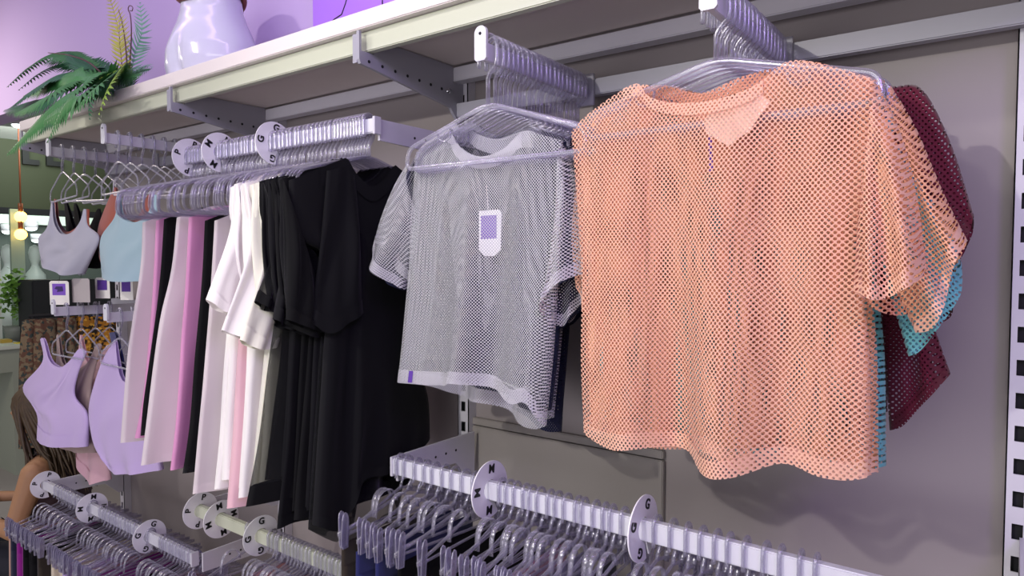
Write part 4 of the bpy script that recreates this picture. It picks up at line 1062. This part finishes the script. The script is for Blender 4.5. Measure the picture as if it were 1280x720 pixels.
# ---- clothes hung by clips on the lower rails
def clipped(x, R_, mat, label, group, kind='leggings', wz=0.45, wdt=0.155, seed=0, colname=None, band=None):
    fr = Fr('X', x); yc = R_['y']; z = R_['z'] - 0.128
    root = empty('hanging_' + kind, (x, yc, z), label, kind, group)
    L = [(yc - wdt, z, 0), (yc - wdt * 1.02, z - wz * .5, 0), (yc - wdt * 0.98, z - wz, 0)]
    R = [(yc + 0.115, z, 0), (yc + 0.13, z - wz * .5, 0), (yc + 0.125, z - wz, 0)]
    piece('body', fr, L, R, [(yc, z - 0.004, 0)], [(yc, z - 0.004, 0)], [(yc, z - wz - 0.01, 0)], [(yc, z - wz - 0.01, 0)], mat, root, 16, 10, thick=(0.002, 0.006), amp=0.007, k=2.2, seed=seed, collar=(0.0, 1.0), collar_d=0.09, cname='waistband', hemmat=band)
cols = {'olive': C_olive, 'navy': C_nav, 'dark navy': C_navd, 'black': C_black, 'magenta': C_mag, 'peach': C_peach, 'cream': C_sand, 'rose pink': C_rose, 'lavender': C_lav, 'blush': C_bpink, 'grey': C_bgrey}
def hangrun(xs, seq, R_, place, wz=0.5):
    seen = {}
    for i, (x, c) in enumerate(zip(xs, seq)):
        if c is None: continue
        seen[c] = seen.get(c, 0) + 1
        order = {1: 'first', 2: 'second', 3: 'third', 4: 'fourth', 5: 'fifth', 6: 'sixth', 7: 'seventh', 8: 'eighth', 9: 'ninth'}[seen[c]]
        one = seq.count(c) == 1
        clipped(x + 0.001, R_, cols[c], (f'{c} shorts clipped on {place}' if one else f'{c} shorts on {place}, {order} such pair from its far end'), 'shorts on ' + place, 'shorts', wz, 0.158 + 0.004 * (i % 3), 200 + i)
hangrun(XR, ['olive', None, 'navy', None, 'navy', None, 'black', None, 'black', None, 'black', None, None, 'blush', None, None, 'grey', None, None, 'dark navy', None, None, 'grey', None, None, None, 'dark navy', None, None, None, None, 'black', None, None, None], RR, 'the right lower rail')
hangrun(XM, ['rose pink', 'rose pink', None, None, 'rose pink', None, None, 'black', None, None, 'black', None, None, 'dark navy', None, None, None, 'black', None, None, None, 'dark navy', None, None, None, None, 'black'], RM, 'the middle lower rail')
hangrun(XLr, ['peach', None, 'dark navy', None, 'magenta', None, 'magenta', 'black', None, 'black', None, 'black', None, 'olive', None, 'cream', None, None, 'cream', None, 'lavender', None, 'rose pink', None, 'magenta', None, None, 'magenta', None, None, 'black', 'rose pink', None, 'rose pink', None, None, 'rose pink', None, 'lavender', None, None], RL, 'the far left lower rail')

# ------------------------------------------------------------------ the shop beyond the open end of the wall
BX = -7.0
def bp(px, py, x=BX): return onX(px, py, x)
def bbox(name, mat, x, px0, py0, px1, py1, d=0.05, label=None, cat=None, group=None, parent=None, kind=None, bev=0):
    ym = (min(py0, 700) + min(py1, 700)) / 2; a = bp(px0, py1, x); b = bp(px1, py0, x); a.y = bp(px0, ym, x).y; b.y = bp(px1, ym, x).y
    m = MB(); m.box(x - d, x, a.y, b.y, a.z, b.z, bev=bev)
    o = m.build(name, mat, parent, smooth=False); tag(o, label, cat, group, kind); return o
m = MB()
g0 = bp(-150, 256); g1 = bp(215, 256)
m.box(BX - 0.12, BX, g0.y, g1.y, g0.z + 0.03, g0.z + 0.62)
structure('wall_opposite', m, plain('olive_fascia', (56, 62, 40), 0.7))
m = MB(); m.box(BX - 0.14, BX + 0.01, g0.y, g1.y, g0.z - 0.02, g0.z + 0.03); structure('trim_2', m, M_dark)
m = MB(); m.box(-9.6, -9.5, -1.5, 6.0, 0, 3.0); structure('wall_far', m, plain('shop_back_wall', (58, 66, 62), 0.7))
m = MB(); m.box(-9.49, -9.4, -1.5, 6.0, 2.02, 3.0); structure('trim_3', m, plain('shop_white_bulkhead', (196, 210, 200), 0.7))
m = MB(); m.box(-9.6, -3.0, -3.0, 6.0, 2.95, 3.05); structure('ceiling', m, M_ceil)
# sign letters on the fascia
lr = empty('sign_letters', bp(55, 205, BX), 'black capital letters LL on the olive fascia above the opposite shop', 'sign')
for (px0, px1, y0, y1) in ((27, 47, 172, 205), (57, 77, 174, 207)):
    a = bp(px0, y1); b = bp(px1, y0); m = MB(); t = 0.05
    m.box(BX + 0.002, BX + 0.03, a.y, a.y + t, a.z, b.z); m.box(BX + 0.002, BX + 0.03, a.y + t, b.y, a.z, a.z + t * 0.9)
    m.build('letter', M_black, lr, smooth=False)
# ceiling spots
for k, (px, py, x, s) in enumerate(((6, 143, -5.0, 0.07), (22, 156, -5.6, 0.06), (10, 289, -9.35, 0.10), (39, 285, -9.35, 0.10), (46, 300, -9.35, 0.09))):
    p = bp(px, py, x); r_ = empty('ceiling_spot', p, ['bright ceiling spot at the far left above the fern tips', 'bright ceiling spot just under the fern tips', 'round bright lamp beyond the two warm bulbs', 'bright lamp right of the warm bulbs, higher of two', 'bright lamp right of the warm bulbs, lower of two'][k], 'light')
    m = MB(); bmm = bmesh.new(); bmesh.ops.create_uvsphere(bmm, u_segments=16, v_segments=8, radius=s * 0.6); m.addbm(bmm, None, Matrix.Translation(p) @ Matrix.Diagonal((1, 1, 0.6, 1))); m.build('lens', MATS.get('lamp_white') or emit('lamp_white', (230, 255, 245), 5), r_)
    m = MB(); m.tube([(p.x, p.y, p.z + 0.0), (p.x, p.y, p.z + s * 0.8)], s * 0.7, 14); m.build('housing', M_metal, r_)
# pendant bulbs
for k, (px, py) in enumerate(((26, 271), (26, 293))):
    p = bp(px, py, -6.6); r_ = empty('pendant_bulb', p, 'upper of two glowing warm bulbs' if k == 0 else 'lower of two glowing warm bulbs', 'lamp', 'warm pendant bulbs')
    m = MB(); bmm = bmesh.new(); bmesh.ops.create_uvsphere(bmm, u_segments=16, v_segments=12, radius=0.045); m.addbm(bmm, None, Matrix.Translation(p)); m.build('bulb', MATS.get('lamp_warm') or emit('lamp_warm', (255, 196, 90), 6), r_)
    m = MB(); m.tube([(p.x, p.y, p.z + 0.045), (p.x, p.y, p.z + 0.11)], 0.018, 10); m.build('socket', M_wood, r_)
    m = MB(); m.tube([(p.x + 0.02 * k, p.y, p.z + 0.11 - 0.02 * k), (p.x + 0.02 * k, p.y, 2.95)], 0.005, 6); m.build('cord', M_wood, r_)
# pale column with glass edge
bbox('shop_column', plain('pale_green_glass_edge', (150, 170, 152), 0.2), -6.7, 19, 262, 36, 760, 0.03, 'pale green column behind the warm bulbs', 'column')
bbox('white_post', plain('white_post', (214, 222, 214), 0.5), -6.6, -2, 320, 3, 500, 0.04, 'thin white post at the left edge of the photo', 'post')
# counter with drawers
cn = empty('counter', bp(10, 440, -5.6), 'white counter with a deep top and drawer front at the left edge', 'counter')
a = bp(-60, 438, -5.9); b = bp(37, 438, -5.9)
m = MB(); m.box(-6.5, -5.9, a.y, b.y, a.z - 0.03, a.z, bev=0.004); m.build('counter_top', plain('counter_white', (206, 214, 200), 0.4), cn, smooth=False)
m = MB(); m.box(-6.48, -5.93, b.y - 0.10, b.y - 0.01, 0.0, a.z - 0.03); m.build('side_panel', plain('counter_grey', (160, 168, 152), 0.5), cn, smooth=False)
m = MB(); m.box(-6.48, -5.93, a.y, b.y - 0.10, a.z - 0.20, a.z - 0.032); m.build('drawer_front', plain('counter_grey', (160, 168, 152), 0.5), cn, smooth=False)
yb = empty('yellow_packet', bp(25, 434, -5.95), 'small yellow packet on the counter corner', 'packet')
m = MB(); a = bp(20, 436, -5.97); b = bp(32, 428, -5.97); m.box(-6.05, -5.97, a.y, b.y, bp(20, 438, -5.9).z, b.z, bev=0.006); m.build('packet', plain('yellow_plastic', (222, 202, 40), 0.4), yb, smooth=False)
m = MB(); a = bp(2, 434, -6.1); b = bp(16, 424, -6.1); m.box(-6.2, -6.1, a.y, b.y, bp(20, 438, -5.9).z, b.z, bev=0.006); o = m.build('packet_tray', plain('ochre_tray', (186, 160, 70), 0.5), None, smooth=False); tag(o, 'ochre tray of small packets further along the counter', 'tray')
# plant
pc = bp(19, 368, -6.35); pr = empty('potted_plant', (pc.x, pc.y, bp(19, 405, -6.3).z), 'bright green leafy plant behind the counter', 'plant')
m = MB(); rr = random.Random(5)
for k in range(260):
    d = Vector((rr.gauss(0, 1), rr.gauss(0, 1), rr.gauss(0, 1))).normalized() * rr.uniform(0.3, 1)
    c = pc + Vector((d.x * 0.13, d.y * 0.13, d.z * 0.22)); u = Vector((rr.gauss(0, 1), rr.gauss(0, 1), rr.gauss(0, .6))).normalized() * 0.05; v = u.cross(Vector((rr.gauss(0, 1), rr.gauss(0, 1), 1))).normalized() * 0.018
    m.grid([[c, c], [c + u * .5 - v, c + u * .5 + v], [c + u, c + u]], None)
m.build('foliage', leafmat('plant_leaf', (104, 150, 60)), pr)
m = MB(); zb = bp(19, 405, -6.3).z; m.lathe([(0.05, -0.24), (0.08, -0.06), (0.085, -0.02), (0.07, -0.02)], None, 20, (pc.x, pc.y, zb)); m.build('pot', plain('pot_grey', (120, 128, 120), 0.5), pr)
m = MB(); m.box(pc.x - .12, pc.x + .12, pc.y - .12, pc.y + .12, 0, zb - 0.24); o = m.build('plant_stand', plain('counter_grey', (160, 168, 152), 0.5), None, smooth=False); tag(o, 'grey stand under the leafy plant', 'stand')
# mannequin busts
for k, (px, py) in enumerate(((10, 338), (44, 338))):
    c = bp(px, py, -7.4); r_ = empty('mannequin_bust', c, 'white mannequin bust left of the pale column' if k == 0 else 'white mannequin bust right of the pale column', 'mannequin', 'white mannequin busts')
    m = MB(); m.lathe([(0.05, -0.42), (0.12, -0.38), (0.145, -0.28), (0.11, -0.16), (0.135, 0.0), (0.13, 0.06), (0.06, 0.12), (0.045, 0.15), (0.05, 0.17), (0.075, 0.22), (0.08, 0.27), (0.06, 0.32), (0.01, 0.34)], None, 24, (c.x, c.y, c.z - 0.1), 0.75, 0.62); m.build('torso', plain('mannequin_white', (210, 226, 218), 0.4), r_)
    m = MB(); m.tube([(c.x, c.y, 0), (c.x, c.y, c.z - 0.5)], 0.015, 8); m.lathe([(0.15, 0), (0.15, 0.015), (0.02, 0.02)], None, 20, (c.x, c.y, 0)); m.build('stand', M_chrome, r_)
# round rack of patterned clothes
PM = [pattern('print_brown', (96, 66, 52), (120, 104, 82), (52, 62, 60), 60), pattern('print_ochre', (168, 112, 30), (44, 34, 26), (214, 160, 60), 60), pattern('print_blue', (40, 78, 150), (130, 120, 70), (60, 60, 70), 60), pattern('print_red', (130, 66, 56), (74, 70, 60), (140, 110, 90), 90)]
rx = -5.3
ry0 = bp(36, 400, rx).y; ry1 = bp(170, 400, rx).y; rz = bp(90, 392, rx).z
rk = empty('garment_rack', (rx, (ry0 + ry1) / 2, 0), 'dark rack of patterned clothes beyond the lavender tanks', 'clothes rack')
m = MB(); m.tube([(rx, ry0, rz), (rx, ry1, rz)], 0.012, 8); m.tube([(rx, ry0 + .02, 0), (rx, ry0 + .02, rz)], 0.012, 8); m.tube([(rx, ry1 - .02, 0), (rx, ry1 - .02, rz)], 0.012, 8); m.build('frame', M_dark, rk)
nR = 11
lbl = ['brown', 'ochre', 'blue', 'red']
for k in range(nR):
    y = ry0 + 0.02 + (ry1 - ry0 - 0.04) * k / (nR - 1)
    c = [0, 0, 3, 0, 1, 1, 2, 1, 1, 3, 2][k]
    zt = rz - 0.03; n_ = ['first', 'second', 'third', 'fourth', 'fifth', 'sixth', 'seventh', 'eighth', 'ninth', 'tenth', 'eleventh'][k]
    root = empty('patterned_dress', (rx, y, zt), f'{lbl[c]} patterned garment, {n_} from the left on the dark rack', 'dress', 'patterned clothes on the dark rack')
    fr = Fr('X', rx + 0.03 * (k % 2)); w2 = 0.085; low = zt - (0.85 if k != 5 else 0.6)
    piece('body', fr, [(y - w2 * .7, zt, 0), (y - w2, zt - .3, 0), (y - w2 * 1.2, low, 0)], [(y + w2 * .7, zt, 0), (y + w2, zt - .3, 0), (y + w2 * 1.2, low, 0)], [(y, zt + 0.01, 0)], [(y, zt + 0.01, 0)], [(y, low, 0)], [(y, low, 0)], PM[c], root, 16, 12, thick=(0.025, 0.05), amp=0.03, k=2.2, seed=300 + k)
    m = MB(); m.tube([(rx, y, rz + 0.014), (rx, y + 0.01, rz + 0.02), (rx, y + 0.018, rz), (rx, y, rz - 0.02), (rx, y, zt)], 0.003, 6); m.build('hook', M_dark, root)
# dark display block low behind
m = MB(); a = bp(60, 600, -6.0); m.box(-6.3, -6.0, bp(44, 500, -6.0).y, bp(175, 500, -6.0).y, 0.0, bp(60, 350, -6.0).z, bev=0.01); o = m.build('display_block', plain('dark_block', (26, 30, 32), 0.6), None, smooth=False); tag(o, 'tall dark display partition behind the patterned clothes', 'partition')
dd = bp(4, 350, -8.4)

# ------------------------------------------------------------------ seated person at the left edge
def person():
    X = -3.35
    S = onX(50, 578, X)                     # near shoulder
    fwd = Vector((-0.80, -0.60, 0)).normalized()   # towards the left of the photo
    sd = Vector((0.60, -0.80, 0)).normalized()     # towards the camera side
    z0 = S.z
    base = Vector((S.x, S.y, 0)) - sd * 0.17
    hipz = z0 - 0.47
    root = empty('person', (base.x, base.y, 0), 'seated person with long brown hair and a dark maroon sleeveless top at the left edge', 'person')
    skin = plain('skin', (176, 132, 96), 0.55); hair = plain('brown_hair', (74, 58, 38), 0.5, noise=0.5, nscale=50); top = plain('dark_maroon_top', (44, 20, 28), 0.8); jeans = plain('dark_trousers', (34, 36, 46), 0.8)
    V = []; E = []; R = []
    def add(p, r, parent=None, ry=None):
        V.append(tuple(p)); R.append((r, ry or r)); 
        if parent is not None: E.append((parent, len(V) - 1))
        return len(V) - 1
    c = lambda f, s, z: base + fwd * f + sd * s + Vector((0, 0, z))
    pel = add(c(0, 0, hipz), 0.10)
    cl = add(c(0.05, 0, z0 - 0.02), 0.062)
    nk = add(c(0.09, 0, z0 + 0.05), 0.046, cl); add(c(0.12, 0, z0 + 0.13), 0.048, nk)
    for sg in (1, -1):
        h_ = add(c(0, sg * 0.07, hipz), 0.105, pel); wa = add(c(0.02, sg * 0.05, hipz + 0.17), 0.085, h_); cx_ = add(c(0.035, sg * 0.065, z0 - 0.14), 0.092, wa)
        sh0 = add(c(0.04, sg * 0.10, z0 - 0.045), 0.060, cx_); E.append((cl, sh0))
        sh = add(c(0.04, sg * 0.155, z0 - 0.055), 0.052, sh0); el = add(c(0.10, sg * 0.205, z0 - 0.29), 0.038, sh); wr = add(c(0.33, sg * 0.13, z0 - 0.25), 0.025, el); pa = add(c(0.39, sg * 0.11, z0 - 0.245), 0.026, wr)
        for q in range(4):
            f0 = add(c(0.405, sg * (0.090 + 0.018 * q), z0 - 0.243), 0.011, pa); f1 = add(c(0.445 - 0.004 * abs(q - 1.2), sg * (0.087 + 0.019 * q), z0 - 0.240), 0.0085, f0); f2 = add(c(0.475 - 0.005 * abs(q - 1.2), sg * (0.085 + 0.020 * q), z0 - 0.256), 0.0078, f1); add(c(0.480 - 0.005 * abs(q - 1.2), sg * (0.085 + 0.020 * q), z0 - 0.278), 0.007, f2)
        th = add(c(0.385, sg * 0.078, z0 - 0.25), 0.012, pa); t2 = add(c(0.415, sg * 0.058, z0 - 0.258), 0.0095, th); add(c(0.442, sg * 0.054, z0 - 0.268), 0.0085, t2)
        hp = add(c(0.05, sg * 0.10, hipz - 0.01), 0.095, h_); kn = add(c(0.44, sg * 0.13, hipz + 0.04), 0.060, hp); ca = add(c(0.40, sg * 0.13, hipz * 0.6), 0.050, kn); an = add(c(0.42, sg * 0.13, 0.09), 0.036, ca); add(c(0.54, sg * 0.14, 0.045), 0.034, an)
    me = bpy.data.meshes.new('body'); bmm = bmesh.new()
    def ball(p, r):
        bmesh.ops.create_icosphere(bmm, subdivisions=2, radius=r, matrix=Matrix.Translation(p))
    bo = Vector((base.x, base.y, 0))
    for a_, b_ in E:
        pa_, pb_ = Vector(V[a_]) - bo, Vector(V[b_]) - bo; ra, rb = R[a_][0], R[b_][0]
        nst = max(2, int((pa_ - pb_).length / (0.5 * min(ra, rb))))
        for k in range(nst + 1):
            t = k / nst; ball(pa_.lerp(pb_, t), ra + (rb - ra) * t)
    hc = c(0.135, 0, z0 + 0.19) - bo
    hb = bmesh.new(); bmesh.ops.create_uvsphere(hb, u_segments=32, v_segments=24, radius=1)
    Mh = Matrix((fwd, sd, Vector((0, 0, 1)))).transposed()
    for v in hb.verts:
        x, y, z = v.co
        q = Vector((x * 0.092, y * 0.072, z * 0.115))
        if z < 0 and x > 0: q.x *= 1 - 0.12 * (-z)
        if z < -0.2: q.y *= 1 + 0.25 * (z + 0.2)
        ns = math.exp(-((y / 0.16) ** 2)) * math.exp(-(((z + 0.12) / 0.16) ** 2)) * (x > 0.5); q.x += 0.026 * ns
        ms = math.exp(-((y / 0.3) ** 2)) * math.exp(-(((z + 0.48) / 0.07) ** 2)) * (x > 0.3); q.x += 0.006 * ms
        for s_ in (-1, 1):
            q.x -= 0.010 * math.exp(-(((y - 0.33 * s_) / 0.16) ** 2)) * math.exp(-(((z - 0.08) / 0.10) ** 2)) * (x > 0.3)
            if y * s_ > 0.6: q += Vector((-0.004, 0.016 * s_, 0)) * math.exp(-(((x + 0.05) / 0.16) ** 2)) * math.exp(-(((z + 0.05) / 0.22) ** 2))
        v.co = Mh @ q + hc
    bmesh.ops.recalc_face_normals(hb, faces=hb.faces[:])
    tmp = bpy.data.meshes.new('t'); hb.to_mesh(tmp); hb.free(); bmm.from_mesh(tmp)
    bmm.to_mesh(me); bmm.free()
    o = bpy.data.objects.new('body', me); COL.objects.link(o); o.parent = root
    rm = o.modifiers.new('remesh', 'REMESH'); rm.mode = 'VOXEL'; rm.voxel_size = 0.0055; rm.use_smooth_shade = True
    sm = o.modifiers.new('smooth', 'SMOOTH'); sm.factor = 0.5; sm.iterations = 5
    bpy.context.view_layer.update()
    em = bpy.data.meshes.new_from_object(o.evaluated_get(bpy.context.evaluated_depsgraph_get()))
    o.modifiers.clear(); em.materials.clear(); em.materials.append(skin)
    em.polygons.foreach_set('use_smooth', [True] * len(em.polygons))
    o.data = em
    # clothing as shells grown from the body surface
    def shell(name, mat, test, off):
        b2 = bmesh.new(); b2.from_mesh(em); b2.normal_update()
        dele = [f for f in b2.faces if not test(f.calc_center_median())]
        bmesh.ops.delete(b2, geom=dele, context='FACES')
        for v in b2.verts: v.co += v.normal * off
        mm = bpy.data.meshes.new(name); b2.to_mesh(mm); b2.free(); mm.materials.clear(); mm.materials.append(mat)
        mm.polygons.foreach_set('use_smooth', [True] * len(mm.polygons))
        q = bpy.data.objects.new(name, mm); COL.objects.link(q); q.parent = root
    def loc(p):
        return p.dot(fwd), p.dot(sd), p.z
    def t_top(p):
        f, s, z = loc(p); return abs(s) < 0.15 - 0.25 * max(0, z - z0 + 0.14) and hipz - 0.02 < z < z0 + 0.012 and f < 0.20
    def t_leg(p):
        f, s, z = loc(p); return 0.08 < z < hipz + 0.14 and not (abs(s) > 0.165 and z > hipz + 0.085) and f < 0.56 and not (z > hipz + 0.02 and f > 0.3 and False)
    shell('sleeveless_top', top, t_top, 0.008); shell('trousers', jeans, t_leg, 0.009)
    m = MB()
    for sg in (-1, 1):
        q = c(0.52, sg * 0.14, 0.04); bmm = bmesh.new(); bmesh.ops.create_uvsphere(bmm, u_segments=16, v_segments=8, radius=1)
        Mt = Matrix.Translation(q) @ Matrix((fwd, sd, Vector((0, 0, 1)))).transposed().to_4x4() @ Matrix.Diagonal((0.12, 0.05, 0.04, 1)); m.addbm(bmm, None, Mt)
    m.build('shoes', M_black, root)
    # long hair: many tapered locks from the crown down past the shoulder
    m = MB(); rr = random.Random(8); H = c(0.135, 0, z0 + 0.20)
    bmm = bmesh.new(); bmesh.ops.create_uvsphere(bmm, u_segments=24, v_segments=16, radius=1)
    for v in bmm.verts:
        if v.co.x > 0.25 and v.co.z < 0.55: v.co.x = 0.25 + (v.co.x - 0.25) * 0.1
        if v.co.z < -0.3: v.co *= 0.85
    m.addbm(bmm, None, Matrix.Translation(H + fwd * -0.012) @ Matrix((fwd, sd, Vector((0, 0, 1)))).transposed().to_4x4() @ Matrix.Diagonal((0.104, 0.087, 0.118, 1)))
    for k in range(150):
        a = rr.uniform(0.30 * PI, 1.70 * PI); d = fwd * math.cos(a) * 0.085 + sd * math.sin(a) * 0.075
        d2 = d * rr.uniform(1.15, 1.9) - fwd * rr.uniform(0.03, 0.11)
        if d.dot(sd) > 0.03: d2 -= fwd * rr.uniform(0.03, 0.08)
        p0 = H + d * 0.3 + Vector((0, 0, 0.105)); p1 = H + d * 1.02 + Vector((0, 0, 0.03)); p2 = H + d2 + Vector((0, 0, -0.14)); p3 = H + d2 * 1.15 - fwd * rr.uniform(0.0, 0.06) + Vector((0, 0, -rr.uniform(0.13, 0.36)))
        cv = curve3([p0, p1, p2, p3]); m.tube([cv(j / 14) for j in range(15)], [0.012 * (1 - 0.92 * (j / 14) ** 3) for j in range(15)], 6)
    m.build('hair', hair, root)
    m = MB(); bmm = bmesh.new(); bmesh.ops.create_uvsphere(bmm, u_segments=10, v_segments=6, radius=0.007); m.addbm(bmm, None, Matrix.Translation(H + sd * 0.082 + fwd * -0.005 + Vector((0, 0, -0.045)))); m.build('earring', M_chrome, root)
    st = empty('stool', (base.x, base.y, 0), 'low round stool under the seated person', 'stool')
    hz = hipz - 0.09
    m = MB(); m.lathe([(0.15, hz - 0.04), (0.16, hz - 0.03), (0.16, hz - 0.01), (0.15, hz)], None, 28, (base.x, base.y, 0)); m.build('seat', M_wood, st)
    for k in range(4):
        a = PI / 4 + k * PI / 2; m = MB(); m.tube([(base.x + .1 * math.cos(a), base.y + .1 * math.sin(a), hz - 0.03), (base.x + .14 * math.cos(a), base.y + .14 * math.sin(a), 0)], 0.014, 8); m.build('leg', M_wood, st)
person()
print('OBJECTS', len(bpy.data.objects))
